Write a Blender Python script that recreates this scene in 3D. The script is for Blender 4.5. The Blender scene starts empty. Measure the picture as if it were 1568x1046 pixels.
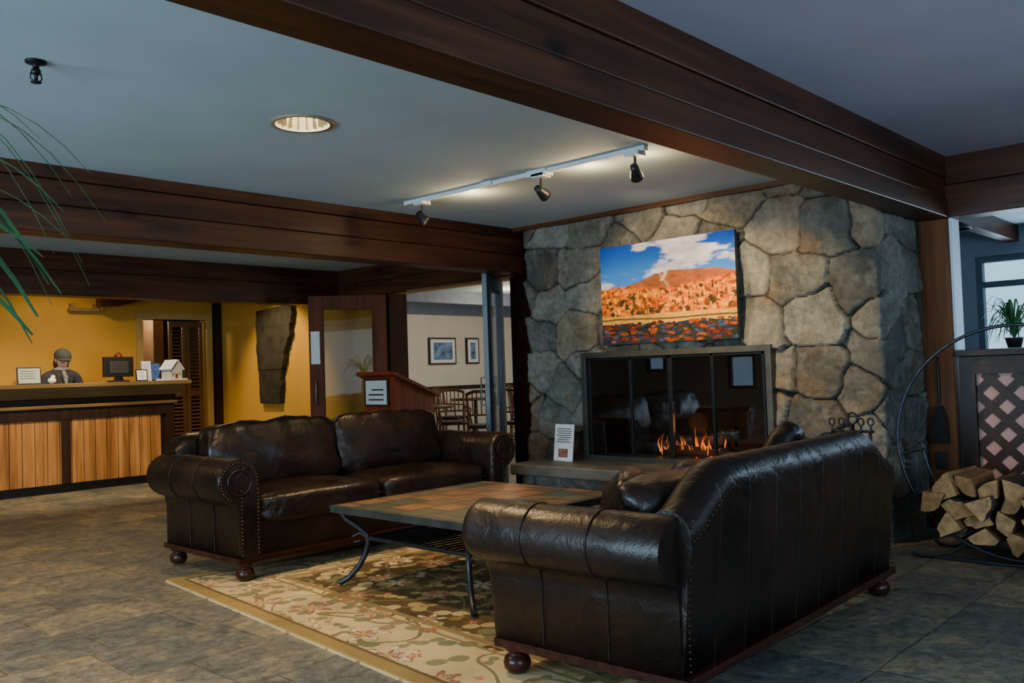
import bpy, math, random
import numpy as np
from mathutils import Vector, Matrix, noise
random.seed(7)
R=random.random
def U(a,b): return a+(b-a)*random.random()
S=bpy.context.scene
COL=S.collection

# ------------------------------------------------------------------ materials
def nmat(name):
    m=bpy.data.materials.new(name); m.use_nodes=True
    nt=m.node_tree; b=nt.nodes['Principled BSDF']
    return m,nt,b
def nd(nt,t,**k):
    n=nt.nodes.new(t)
    for a,v in k.items():
        if a.startswith('_'): setattr(n,a[1:],v)
        else:
            n.inputs[a.replace('__',' ')].default_value=v
    return n
def ramp(nt,fac,stops):
    r=nt.nodes.new('ShaderNodeValToRGB'); e=r.color_ramp.elements
    while len(e)<len(stops): e.new(0.5)
    for i,(p,c) in enumerate(stops):
        e[i].position=p; e[i].color=(c[0],c[1],c[2],1)
    nt.links.new(fac,r.inputs[0]); return r
def coords(nt,scale=(1,1,1),rot=(0,0,0)):
    tc=nt.nodes.new('ShaderNodeTexCoord'); mp=nt.nodes.new('ShaderNodeMapping')
    mp.inputs['Scale'].default_value=scale; mp.inputs['Rotation'].default_value=rot
    nt.links.new(tc.outputs['Object'],mp.inputs[0]); return mp.outputs[0]
def bump(nt,b,h,strength=.3,dist=.01):
    n=nt.nodes.new('ShaderNodeBump'); n.inputs['Strength'].default_value=strength; n.inputs['Distance'].default_value=dist
    nt.links.new(h,n.inputs['Height']); nt.links.new(n.outputs[0],b.inputs['Normal'])
def plain(name,c,rough=.5,metal=0,var=.15,sc=8,bmp=0,spec=.5,sub=None):
    m,nt,b=nmat(name)
    n=nd(nt,'ShaderNodeTexNoise',Scale=sc,Detail=4.0); nt.links.new(coords(nt),n.inputs['Vector'])
    a=[x*(1-var) for x in c]; d=[min(1,x*(1+var)) for x in c]
    r=ramp(nt,n.outputs['Fac'],[(.3,a),(.7,d)]); nt.links.new(r.outputs[0],b.inputs['Base Color'])
    b.inputs['Roughness'].default_value=rough; b.inputs['Metallic'].default_value=metal
    b.inputs['Specular IOR Level'].default_value=spec
    if bmp:
        n2=nd(nt,'ShaderNodeTexNoise',Scale=sc*8,Detail=3.0); nt.links.new(coords(nt),n2.inputs['Vector'])
        bump(nt,b,n2.outputs['Fac'],bmp,.005)
    return m
def emis(name,c,s):
    m=bpy.data.materials.new(name); m.use_nodes=True; nt=m.node_tree
    b=nt.nodes['Principled BSDF']; b.inputs['Base Color'].default_value=(*c,1)
    b.inputs['Emission Color'].default_value=(*c,1); b.inputs['Emission Strength'].default_value=s
    return m
def mul(nt,a,b,f=1.0):
    m=nd(nt,'ShaderNodeMix',_data_type='RGBA',_blend_type='MULTIPLY'); m.inputs[0].default_value=f
    nt.links.new(a,m.inputs[6]); nt.links.new(b,m.inputs[7]); return m.outputs[2]
def wood(name,c1,c2,axis='x',sc=5,rough=.45,knots=0,boards=None,bmp=.15,spec=.32):
    m,nt,b=nmat(name)
    s={'x':(.06,1,1),'y':(1,.06,1),'z':(1,1,.06)}[axis]
    v=coords(nt,s)
    n=nd(nt,'ShaderNodeTexNoise',Scale=sc*3.5,Detail=6.0,Distortion=.6); nt.links.new(v,n.inputs['Vector'])
    n2=nd(nt,'ShaderNodeTexNoise',Scale=1.3,Detail=2.0); nt.links.new(coords(nt),n2.inputs['Vector'])
    r=ramp(nt,n.outputs['Fac'],[(.3,c1),(.68,c2)])
    r2=ramp(nt,n2.outputs['Fac'],[(.3,(.6,.55,.5)),(.7,(1,1,1))])
    out=mul(nt,r.outputs[0],r2.outputs[0],.8)
    if boards:
        sep=nt.nodes.new('ShaderNodeSeparateXYZ'); nt.links.new(coords(nt),sep.inputs[0])
        ml=nd(nt,'ShaderNodeMath',_operation='DIVIDE'); ml.inputs[1].default_value=boards[1]
        nt.links.new(sep.outputs[boards[0]],ml.inputs[0])
        fl=nd(nt,'ShaderNodeMath',_operation='FLOOR'); nt.links.new(ml.outputs[0],fl.inputs[0])
        wn=nd(nt,'ShaderNodeTexWhiteNoise',_noise_dimensions='1D'); nt.links.new(fl.outputs[0],wn.inputs['W'])
        r3=ramp(nt,wn.outputs[0],[(0,(.68,.60,.52)),(1,(1.0,1,1))])
        out=mul(nt,out,r3.outputs[0],.9)
    if knots:
        vo=nd(nt,'ShaderNodeTexVoronoi',Scale=knots); nt.links.new(coords(nt,{'x':(.6,1,1),'y':(1,.6,1),'z':(1,1,.6)}[axis]),vo.inputs['Vector'])
        r4=ramp(nt,vo.outputs['Distance'],[(.05,(.12,.06,.04)),(.17,(1,1,1))])
        out=mul(nt,out,r4.outputs[0])
    nt.links.new(out,b.inputs['Base Color']); b.inputs['Roughness'].default_value=rough
    b.inputs['Specular IOR Level'].default_value=spec
    bump(nt,b,n.outputs['Fac'],bmp,.004)
    return m
def vcol(name,rough=.8,sc=30,bmp=.3,amt=.35,dist=.006,spec=.3):
    m,nt,b=nmat(name)
    a=nd(nt,'ShaderNodeAttribute',_attribute_name='Col')
    n=nd(nt,'ShaderNodeTexNoise',Scale=sc,Detail=6.0,Roughness=.65); nt.links.new(coords(nt),n.inputs['Vector'])
    r=ramp(nt,n.outputs['Fac'],[(.3,(1-amt,)*3),(.7,(1,1,1))])
    nt.links.new(mul(nt,a.outputs['Color'],r.outputs[0]),b.inputs['Base Color']); b.inputs['Roughness'].default_value=rough
    b.inputs['Specular IOR Level'].default_value=spec
    if bmp: bump(nt,b,n.outputs['Fac'],bmp,dist)
    return m
def glass(name,tint=(.9,.95,1),refl=.1,rough=.02,fr=.6):
    m=bpy.data.materials.new(name); m.use_nodes=True; nt=m.node_tree; nt.nodes.clear()
    o=nt.nodes.new('ShaderNodeOutputMaterial'); mx=nt.nodes.new('ShaderNodeMixShader')
    t=nd(nt,'ShaderNodeBsdfTransparent'); t.inputs[0].default_value=(*tint,1)
    g=nd(nt,'ShaderNodeBsdfGlossy',Roughness=rough); lw=nd(nt,'ShaderNodeLayerWeight',Blend=.3)
    mt=nd(nt,'ShaderNodeMath',_operation='ADD'); mt.inputs[1].default_value=refl; mt.use_clamp=True
    m3=nd(nt,'ShaderNodeMath',_operation='MULTIPLY'); m3.inputs[1].default_value=fr
    nt.links.new(lw.outputs['Fresnel'],m3.inputs[0]); nt.links.new(m3.outputs[0],mt.inputs[0])
    nt.links.new(mt.outputs[0],mx.inputs[0]); nt.links.new(t.outputs[0],mx.inputs[1]); nt.links.new(g.outputs[0],mx.inputs[2])
    nt.links.new(mx.outputs[0],o.inputs[0]); return m

beam_x=wood('beam_wood_x',(.024,.008,.003),(.092,.029,.010),'x',5,.42,3)
beam_y=wood('beam_wood_y',(.036,.013,.005),(.125,.043,.015),'y',5,.42,3)
post_z=wood('post_wood',(.10,.038,.013),(.21,.085,.032),'z',5,.6,2.5,spec=.15)
darktrim=wood('dark_trim_wood',(.013,.006,.003),(.040,.016,.007),'z',5,.45)
pine=wood('knotty_pine',(.29,.115,.032),(.66,.32,.095),'z',5,.45,3.2,(0,.13))
countertop=wood('counter_top_wood',(.15,.09,.03),(.24,.155,.06),'x',5,.35)
doorwood=wood('door_wood',(.070,.017,.006),(.17,.045,.014),'z',5,.55,spec=.15)
mahog=wood('mahogany',(.13,.024,.008),(.24,.052,.018),'z',5,.4,spec=.25)
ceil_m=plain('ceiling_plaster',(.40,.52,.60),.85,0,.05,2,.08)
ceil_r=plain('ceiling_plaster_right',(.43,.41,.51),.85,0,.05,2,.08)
mustard=plain('mustard_wall',(.56,.29,.03),.8,0,.08,2,.06)
white_w=plain('cream_wall',(.64,.60,.52),.85,0,.04,2,.05)
bluewall=plain('blue_grey_wall',(.25,.30,.38),.8,0,.06,2)
iron=plain('wrought_iron',(.014,.016,.018),.35,.6,.3,20)
hoopm=plain('hoop_steel',(.05,.06,.075),.4,.7,.3,20)
steel=plain('bronze_metal',(.16,.16,.14),.35,.9,.2,10)
bronze=plain('dark_bronze_frame',(.085,.085,.068),.38,.7,.2,10)
blackm=plain('black_plastic',(.012,.012,.014),.4,0,.1)
whitem=plain('white_paint',(.62,.66,.68),.5,0,.05)
paper=plain('paper_white',(.75,.76,.76),.7,0,.04)
nailm=plain('antique_nail',(.085,.045,.025),.35,.9,.2,30)
redwood=wood('red_base_wood',(.020,.006,.004),(.055,.016,.009),'x',6,.25)
gls=glass('clear_glass'); fgls=glass('fireplace_glass',(.62,.64,.64),.06,.015,.45)

def leather(name,c1,c2):
    m,nt,b=nmat(name)
    n=nd(nt,'ShaderNodeTexNoise',Scale=3.0,Detail=6.0,Distortion=.4); nt.links.new(coords(nt),n.inputs['Vector'])
    r=ramp(nt,n.outputs['Fac'],[(.3,c1),(.72,c2)]); nt.links.new(r.outputs[0],b.inputs['Base Color'])
    r2=ramp(nt,n.outputs['Fac'],[(.3,(.28,)*3),(.7,(.44,)*3)]); nt.links.new(r2.outputs[0],b.inputs['Roughness'])
    v=nd(nt,'ShaderNodeTexVoronoi',Scale=160.0); nt.links.new(coords(nt),v.inputs['Vector'])
    n3=nd(nt,'ShaderNodeTexNoise',Scale=7.0,Detail=3.0,Distortion=1.5); nt.links.new(coords(nt),n3.inputs['Vector'])
    ad=nd(nt,'ShaderNodeMath',_operation='MULTIPLY_ADD'); ad.inputs[1].default_value=.06
    nt.links.new(v.outputs['Distance'],ad.inputs[0]); nt.links.new(n3.outputs['Fac'],ad.inputs[2])
    bump(nt,b,ad.outputs[0],.55,.014)
    b.inputs['Specular IOR Level'].default_value=.42
    return m
leath=leather('dark_brown_leather',(.005,.003,.0025),(.020,.009,.005))

def slate_floor():
    m,nt,b=nmat('slate_tiles')
    v=coords(nt)
    br=nd(nt,'ShaderNodeTexBrick',Scale=1.0,Mortar__Size=.010,Mortar__Smooth=.5,Brick__Width=.62,Row__Height=.46); br.offset=.37; br.offset_frequency=2
    br.squash=.7; br.squash_frequency=3
    br.inputs['Color1'].default_value=(.310,.270,.190,1); br.inputs['Color2'].default_value=(.140,.155,.148,1); br.inputs['Mortar'].default_value=(.21,.19,.145,1)
    nw=nd(nt,'ShaderNodeTexNoise',Scale=9.0,Detail=3.0); nt.links.new(v,nw.inputs['Vector'])
    vm=nd(nt,'ShaderNodeVectorMath',_operation='MULTIPLY_ADD'); vm.inputs[1].default_value=(.02,.02,0)
    nt.links.new(nw.outputs['Color'],vm.inputs[0]); nt.links.new(v,vm.inputs[2])
    nt.links.new(vm.outputs[0],br.inputs['Vector'])
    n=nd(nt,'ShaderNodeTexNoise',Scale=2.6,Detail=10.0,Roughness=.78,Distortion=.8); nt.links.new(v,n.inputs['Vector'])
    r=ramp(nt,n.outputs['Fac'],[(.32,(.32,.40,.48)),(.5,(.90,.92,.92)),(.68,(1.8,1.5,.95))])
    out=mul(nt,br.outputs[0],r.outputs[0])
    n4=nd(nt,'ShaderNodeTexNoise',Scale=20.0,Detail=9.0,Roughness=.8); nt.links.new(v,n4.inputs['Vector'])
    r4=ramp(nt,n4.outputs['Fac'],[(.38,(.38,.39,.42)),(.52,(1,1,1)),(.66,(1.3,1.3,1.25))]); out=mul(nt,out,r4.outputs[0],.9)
    nt.links.new(out,b.inputs['Base Color'])
    n2=nd(nt,'ShaderNodeTexNoise',Scale=13.0,Detail=9.0,Roughness=.72,Distortion=.6); nt.links.new(v,n2.inputs['Vector'])
    r2=ramp(nt,n2.outputs['Fac'],[(.3,(.26,)*3),(.7,(.52,)*3)]); nt.links.new(r2.outputs[0],b.inputs['Roughness'])
    sb=nd(nt,'ShaderNodeMath',_operation='MULTIPLY_ADD'); sb.inputs[1].default_value=-.4
    nt.links.new(br.outputs['Fac'],sb.inputs[0]); nt.links.new(n2.outputs['Fac'],sb.inputs[2])
    bump(nt,b,sb.outputs[0],1.0,.03)
    return m
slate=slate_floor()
hearthm=plain('hearth_slate',(.09,.09,.078),.5,0,.4,5,.3)

# ------------------------------------------------------------------ mesh builder
class MB:
    def __init__(s): s.v=[];s.f=[];s.m=[];s.s=[];s.T=None
    def add(s,vs,fs,mi=0,sm=False):
        o=len(s.v)
        if s.T is not None: vs=[tuple(s.T@Vector(p)) for p in vs]
        s.v+= [tuple(p) for p in vs]
        for f in fs: s.f.append([o+i for i in f]); s.m.append(mi); s.s.append(sm)
    def box(s,x0,x1,y0,y1,z0,z1,mi=0):
        vs=[(x,y,z) for z in(z0,z1) for y in(y0,y1) for x in(x0,x1)]
        s.add(vs,[(0,2,3,1),(4,5,7,6),(0,1,5,4),(2,6,7,3),(0,4,6,2),(1,3,7,5)],mi)
    def obox(s,c,sz,rot,mi=0):
        vs=[Vector(c)+rot@Vector((x*sz[0]/2,y*sz[1]/2,z*sz[2]/2)) for z in(-1,1) for y in(-1,1) for x in(-1,1)]
        s.add(vs,[(0,2,3,1),(4,5,7,6),(0,1,5,4),(2,6,7,3),(0,4,6,2),(1,3,7,5)],mi)
    def tube(s,pts,r,mi=0,n=8,closed=False,sm=True):
        P=[Vector(p) for p in pts]; k=len(P)
        rs=r if isinstance(r,(list,tuple)) else [r]*k
        up=None; vs=[]
        for i in range(k):
            if closed: t=P[(i+1)%k]-P[i-1]
            else: t=P[min(i+1,k-1)]-P[max(i-1,0)]
            t.normalize()
            if up is None:
                up=Vector((0,0,1)) if abs(t.z)<.9 else Vector((1,0,0))
            up=(up-t*up.dot(t)).normalized(); sd=t.cross(up)
            for j in range(n):
                a=2*math.pi*j/n; vs.append(P[i]+(up*math.cos(a)+sd*math.sin(a))*rs[i])
        fs=[]
        for i in range(k if closed else k-1):
            for j in range(n):
                a=i*n+j;b=i*n+(j+1)%n;c=((i+1)%k)*n+(j+1)%n;d=((i+1)%k)*n+j
                fs.append((a,b,c,d))
        s.add(vs,fs,mi,sm)
        if not closed:
            s.add(vs[:n],[tuple(range(n))[::-1]],mi); s.add(vs[-n:],[tuple(range(n))],mi)
    def lathe(s,prof,c,mi=0,n=20,rot=None,sm=True):
        vs=[];fs=[]
        for (r,z) in prof:
            for j in range(n):
                a=2*math.pi*j/n; p=Vector((r*math.cos(a),r*math.sin(a),z))
                if rot is not None: p=rot@p
                vs.append(Vector(c)+p)
        for i in range(len(prof)-1):
            for j in range(n):
                fs.append((i*n+j,i*n+(j+1)%n,(i+1)*n+(j+1)%n,(i+1)*n+j))
        s.add(vs,fs,mi,sm)
    def cyl(s,c,r,h,mi=0,n=20,rot=None,r2=None):
        r2=r if r2 is None else r2
        s.lathe([(0.0001,0),(r,0),(r,0.0001),(r2,h-.0001),(r2,h),(0.0001,h)],c,mi,n,rot,sm=False)
    def prism(s,poly,axis,a0,a1,mi=0,sm=False):
        n=len(poly)
        def P(a,p): return {'x':(a,p[0],p[1]),'y':(p[0],a,p[1]),'z':(p[0],p[1],a)}[axis]
        vs=[P(a0,p) for p in poly]+[P(a1,p) for p in poly]
        s.add(vs,[(i,(i+1)%n,n+(i+1)%n,n+i) for i in range(n)],mi,sm)
        s.add([P(a0,p) for p in poly],[tuple(range(n))[::-1]],mi); s.add([P(a1,p) for p in poly],[tuple(range(n))],mi)
    def sph(s,c,r,mi=0,n=12,rot=None,fn=None):
        if not isinstance(r,(tuple,list)): r=(r,r,r)
        m=max(4,n//2+1); vs=[];fs=[]
        for i in range(m+1):
            th=math.pi*i/m
            for j in range(n):
                ph=2*math.pi*j/n
                d=Vector((math.sin(th)*math.cos(ph),math.sin(th)*math.sin(ph),math.cos(th)))
                if fn: d=fn(d)
                p=Vector((d.x*r[0],d.y*r[1],d.z*r[2]))
                if rot is not None: p=rot@p
                vs.append(Vector(c)+p)
        for i in range(m):
            for j in range(n): fs.append((i*n+j,(i+1)*n+j,(i+1)*n+(j+1)%n,i*n+(j+1)%n))
        s.add(vs,fs,mi,True)
    def cushion(s,c,sz,mi=0,rot=None,p=5,puff=.25,axis=2,n=12,wr=.006,seed=0):
        vs=[];fs=[];idx={}
        def key(v): return tuple(round(x,5) for x in v)
        def vert(v):
            k=key(v)
            if k not in idx:
                idx[k]=len(vs)
                q=(abs(v[0])**p+abs(v[1])**p+abs(v[2])**p)**(1/p)
                w=[x/q for x in v]
                o=[i for i in range(3) if i!=axis]
                w[axis]*=1+puff*max(0,(1-w[o[0]]**2))*max(0,(1-w[o[1]]**2))-puff*.3
                P=Vector((w[0]*sz[0]/2,w[1]*sz[1]/2,w[2]*sz[2]/2))
                nn=noise.noise(P*6+Vector((seed*7.1,seed,0)))*wr*1.5+noise.noise(P*17+Vector((seed,3,1)))*wr*.7
                P=P+P.normalized()*nn
                if rot is not None: P=rot@P
                vs.append(Vector(c)+P)
            return idx[k]
        g=[-1+2*i/n for i in range(n+1)]
        g=[math.copysign(1-(1-abs(x))**1.3,x) for x in g]
        for ax in range(3):
            for sgn in(-1,1):
                for i in range(n):
                    for j in range(n):
                        q=[]
                        for (a,b) in((g[i],g[j]),(g[i+1],g[j]),(g[i+1],g[j+1]),(g[i],g[j+1])):
                            v=[0,0,0]; v[ax]=sgn; v[(ax+1)%3]=a; v[(ax+2)%3]=b; q.append(vert(v))
                        if sgn<0: q=q[::-1]
                        fs.append(tuple(q))
        s.add(vs,fs,mi,True)
    def ribbon(s,pts,ws,mi=0,side=None,fold=.25):
        P=[Vector(p) for p in pts]; k=len(P); vs=[];fs=[]
        for i in range(k):
            t=(P[min(i+1,k-1)]-P[max(i-1,0)]).normalized()
            sd=t.cross(Vector((0,0,1)));
            if sd.length<1e-3: sd=Vector((1,0,0))
            if side is not None: sd=Vector(side)
            sd.normalize(); up=sd.cross(t)
            w=ws(i/(k-1)) if callable(ws) else ws
            vs+=[P[i]-sd*w+up*w*fold,P[i],P[i]+sd*w+up*w*fold]
        for i in range(k-1):
            a=i*3; fs+=[(a,a+1,a+4,a+3),(a+1,a+2,a+5,a+4)]
        s.add(vs,fs,mi,True)
    def make(s,name,mats,parent=None,bevel=0,M=None,seg=2,recenter=True):
        me=bpy.data.meshes.new(name)
        vs=np.array(s.v,dtype=float); c=np.zeros(3)
        if recenter and M is None and parent is None:
            c=(vs.min(0)+vs.max(0))/2; c[2]=vs[:,2].min(); vs=vs-c
        me.from_pydata(vs.tolist(),[],s.f); 
        me.polygons.foreach_set('material_index',s.m); me.polygons.foreach_set('use_smooth',s.s)
        if not isinstance(mats,(list,tuple)): mats=[mats]
        for m in mats: me.materials.append(m)
        me.validate(); me.update()
        ob=bpy.data.objects.new(name,me); COL.objects.link(ob); ob.location=c
        if M is not None: ob.matrix_world=M
        if parent: ob.parent=parent; 
        if bevel:
            b=ob.modifiers.new('bevel','BEVEL'); b.width=bevel; b.segments=seg; b.limit_method='ANGLE'; b.angle_limit=math.radians(35)
        return ob
def empty(name,loc=(0,0,0),rz=0):
    e=bpy.data.objects.new(name,None); e.empty_display_size=.1; COL.objects.link(e); e.location=loc; e.rotation_euler=(0,0,rz); return e
def RZ(a): return Matrix.Rotation(a,3,'Z')
def RX(a): return Matrix.Rotation(a,3,'X')
def RY(a): return Matrix.Rotation(a,3,'Y')

def wall_holes(name,plane,c0,c1,a0,a1,z0,z1,holes,mat,base=None):
    As=sorted(set([a0,a1]+[h[0] for h in holes]+[h[1] for h in holes])); Zs=sorted(set([z0,z1]+[h[2] for h in holes]+[h[3] for h in holes]))
    B=MB()
    for i in range(len(As)-1):
        for j in range(len(Zs)-1):
            am=(As[i]+As[i+1])/2; zm=(Zs[j]+Zs[j+1])/2
            if any(h[0]<am<h[1] and h[2]<zm<h[3] for h in holes): continue
            if plane=='x': B.box(c0,c1,As[i],As[i+1],Zs[j],Zs[j+1])
            else: B.box(As[i],As[i+1],c0,c1,Zs[j],Zs[j+1])
    return B.make(name,mat)
def window(name,plane,c,a0,a1,z0,z1,nx,nz,mat,t=.05,d=.1,extra=None):
    B=MB()
    def bx(A0,A1,Z0,Z1,dd,mi=0):
        if plane=='x': B.box(c-dd/2,c+dd/2,A0,A1,Z0,Z1,mi)
        else: B.box(A0,A1,c-dd/2,c+dd/2,Z0,Z1,mi)
    bx(a0,a0+t,z0,z1,d);bx(a1-t,a1,z0,z1,d);bx(a0+t,a1-t,z0,z0+t,d);bx(a0+t,a1-t,z1-t,z1,d)
    for i in range(1,nx):
        a=a0+(a1-a0)*i/nx; bx(a-t/2,a+t/2,z0+t,z1-t,d*.7)
    for z in (nz if isinstance(nz,(list,tuple)) else [z0+(z1-z0)*i/nz for i in range(1,nz)]):
        bx(a0+t,a1-t,z-t/2,z+t/2,d*.6)
    bx(a0+t,a1-t,z0+t,z1-t,.006,1)
    return B.make(name,[mat,gls])

# ------------------------------------------------------------------ numpy noise
def vnoise(x,y,seed=0):
    xi=np.floor(x).astype(int); yi=np.floor(y).astype(int); xf=x-xi; yf=y-yi
    def h(a,b):
        n=(a*374761393+b*668265263+seed*982451653)&0xffffffff
        n=((n^(n>>13))*1274126177)&0xffffffff
        return ((n^(n>>16))&0xffff)/65535.0
    u=xf*xf*(3-2*xf); v=yf*yf*(3-2*yf)
    return (h(xi,yi)*(1-u)+h(xi+1,yi)*u)*(1-v)+(h(xi,yi+1)*(1-u)+h(xi+1,yi+1)*u)*v
def fbm(x,y,seed=0,o=4):
    r=0;a=.5;t=0
    for i in range(o): r=r+a*vnoise(x*2**i,y*2**i,seed+i*17); t+=a; a*=.5
    return r/t
def sstep(a,b,x):
    t=np.clip((x-a)/(b-a),0,1); return t*t*(3-2*t)
def gridmesh(name,Pos,Colr,mat,skip=None,smooth=True):
    nv,nu=Pos.shape[:2]
    vs=Pos.reshape(-1,3)
    I=np.arange(nu*nv).reshape(nv,nu)
    q=np.stack([I[:-1,:-1],I[:-1,1:],I[1:,1:],I[1:,:-1]],-1)
    if skip is not None: q=q[~skip]
    else: q=q.reshape(-1,4)
    me=bpy.data.meshes.new(name); me.from_pydata(vs.tolist(),[],q.reshape(-1,4).tolist())
    at=me.color_attributes.new('Col','FLOAT_COLOR','POINT')
    c=np.concatenate([Colr.reshape(-1,3),np.ones((vs.shape[0],1))],1); at.data.foreach_set('color',c.ravel())
    me.polygons.foreach_set('use_smooth',[smooth]*len(me.polygons))
    me.materials.append(mat); me.update()
    ob=bpy.data.objects.new(name,me); COL.objects.link(ob); return ob

# ------------------------------------------------------------------ camera
W_,H_,F_=1568.,1046.,1360.
d1=Vector((2050-784,523-527,-F_)).normalized(); d2=Vector((-700-784,523-617,-F_)).normalized()
d3=d1.cross(d2).normalized(); d2=d3.cross(d1).normalized()
cam=bpy.data.cameras.new('camera'); co=bpy.data.objects.new('camera',cam); COL.objects.link(co)
co.matrix_world=Matrix.Translation((0,0,1.2))@Matrix((d1,d2,d3)).to_4x4()
cam.sensor_width=36; cam.lens=36*F_/W_; cam.clip_start=.05
S.camera=co

# ------------------------------------------------------------------ room shell
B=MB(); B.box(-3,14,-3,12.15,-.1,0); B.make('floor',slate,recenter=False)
B=MB(); B.box(-3,6.75,2.05,12.15,2.48,2.58); B.make('ceiling',ceil_m)
B=MB(); B.box(-3,6.75,-3,2.05,2.60,2.70); B.make('ceiling_right',ceil_r)
wall_holes('wall_north','y',12,12.15,-3,14,0,2.7,[(5.46,6.39,0,2.08)],mustard)
wall_holes('wall_west','x',-3.15,-3,-3,12.15,0,2.7,[(7.7,8.25,.75,1.95),(9.6,10.05,1.1,1.8),(.6,5.2,.7,2.2)],white_w)
wall_holes('wall_south','y',-3.15,-3,-3,10.1,0,2.7,[(-1.5,1.5,.7,2.2),(2.2,5.8,.7,2.3),(7,9.6,.8,2.2)],white_w)
wall_holes('wall_east','x',6.6,6.75,5.31,12,0,2.58,[(6.05,8.0,0,2.14)],mustard)
B=MB(); B.box(6.62,6.75,2.17,5.31,0,2.58); B.make('wall_chimney_back',hearthm)
window('window_1','x',-3.07,.6,5.2,.7,2.2,4,1,darktrim)
window('window_2','x',-3.07,7.7,8.25,.75,1.95,1,2,darktrim)
window('window_3','x',-3.07,9.6,10.05,1.1,1.8,1,1,darktrim)
window('window_4','y',-3.07,-1.5,1.5,.7,2.2,3,1,darktrim)
window('window_5','y',-3.07,2.2,5.8,.7,2.3,4,1,darktrim)
wall_holes('wall_sunroom_east','x',10,10.15,-3,4.0,0,2.7,[(-2.6,2.72,.95,2.22)],bluewall)
window('window_6','x',10.07,-2.6,2.72,.95,2.22,6,[1.93],plain('window_frame_blue_grey',(.10,.14,.18),.5,0,.1),.06)
window('window_7','y',-3.07,7,9.6,.8,2.2,3,1,darktrim)
B=MB(); B.box(6.75,10,4.0,4.15,0,2.7); B.make('wall_sunroom_north',bluewall)
B=MB(); B.box(6.75,10.15,-3,4.15,2.5,2.6); B.make('ceiling_sunroom',ceil_m)
B=MB()
for y in (-2.2,-1.3,-.4,.5,1.4,2.3,3.2): B.box(6.8,10,y,y+.12,2.34,2.5)
B.make('sunroom_ceiling_beams',beam_x)
B=MB(); B.box(6.75,14,4.15,4.3,0,2.7); B.make('wall_dining_south',white_w)
B=MB(); B.box(14,14.15,4.15,12.15,0,2.7); B.make('wall_dining_east',white_w)
B=MB(); B.box(6.75,14.1,4.2,12.15,2.5,2.6); B.make('ceiling_dining',ceil_m)
B=MB(); B.box(6.76,13.99,11.94,11.999,.0,2.5); B.make('wall_dining_north',white_w)
B=MB(); B.box(6.76,13.99,11.80,11.935,2.26,2.5); B.box(6.76,13.99,10.2,10.35,2.3,2.5); B.make('dining_ceiling_beam',plain('slate_blue_paint',(.10,.13,.18),.6))
B=MB(); B.box(6.76,13.99,11.9,11.935,.9,.97); B.make('trim_chair_rail',darktrim)
def beam(name,x0,x1,y0,y1,z0,z1,mat,axis,cuts):
    B=MB(); zs=[z0]+cuts+[z1]
    for i in range(len(zs)-1):
        e=.0 if i%2==0 else .008
        if axis=='x': B.box(x0,x1,y0+e,y1-e,zs[i]+.002,zs[i+1]-.002)
        else: B.box(x0+e,x1-e,y0,y1,zs[i]+.002,zs[i+1]-.002)
    return B.make(name,mat,bevel=.006)
beam('ceiling_beam_main',-3,6.6,1.95,2.15,2.17,2.62,beam_x,'x',[2.30,2.45])
beam('ceiling_beam_middle',-3,6.6,5.39,5.60,2.085,2.49,beam_x,'x',[2.25,2.40])
beam('ceiling_beam_far',-3,6.6,8.85,9.08,2.06,2.49,beam_x,'x',[2.3])
beam('door_header_beam',6.45,6.62,5.60,8.85,2.14,2.49,beam_y,'y',[2.30])
beam('window_header_beam',6.6,6.80,-3,2.15,2.17,2.62,beam_y,'y',[2.40])
B=MB(); B.box(6.6,6.80,1.96,2.158,0,2.17); B.make('timber_post',post_z,bevel=.01)
B=MB(); B.box(6.63,6.80,1.94,1.958,1.245,2.17); B.make('post_daylit_side',plain('post_daylight_tint',(.55,.66,.78),.6,0,.04))  # pale board added on the post, daylight on its side put into the colour
B=MB(); B.box(5.84,5.9,2.2,5.385,2.445,2.482); B.make('trim_stone_top',beam_y)
B=MB(); B.box(6.5,6.595,11.9,11.998,0,2.48); B.make('trim_corner',darktrim)
B=MB(); B.box(6.57,6.6,8.1,11.9,0,.12); B.make('baseboard_east',darktrim)
B=MB(); B.box(6.625,6.76,-3,1.935,0,1.2); B.box(6.56,6.82,-3,1.935,1.2,1.245); B.make('wall_half_partition',darktrim,bevel=.004)
pinkm=plain('pink_backing',(.46,.29,.27),.7,0,.1)
B=MB()
y0,y1,z0,z1=.25,1.82,.30,1.08
B.box(6.600,6.62,y0,y1,z0,z1,1)
B.box(6.565,6.62,y0-.06,y0,z0-.06,z1+.06);B.box(6.565,6.62,y1,y1+.06,z0-.06,z1+.06);B.box(6.565,6.62,y0,y1,z1,z1+.06);B.box(6.565,6.62,y0,y1,z0-.06,z0)
def latt(sgn,x):
    st=.185
    k=-12
    while k<24:
        c=y0+k*st
        ya,yb=c,c+sgn*(z1-z0); za,zb=z0,z1
        def cl(y): return za+(y-ya)/(yb-ya)*(zb-za)
        lo,hi=(ya,yb) if ya<yb else (yb,ya)
        A=max(lo,y0);Bq=min(hi,y1)
        if A<Bq-.02:
            p=Vector((x,A,cl(A)));q=Vector((x,Bq,cl(Bq))); m=(p+q)/2; L=(q-p).length
            B.obox(m,(.008,L,.055),RX(math.atan2(q.z-p.z,q.y-p.y)),0)
        k+=1
latt(1,6.588);latt(-1,6.596)
B.make('lattice_panel',[darktrim,pinkm])

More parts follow.
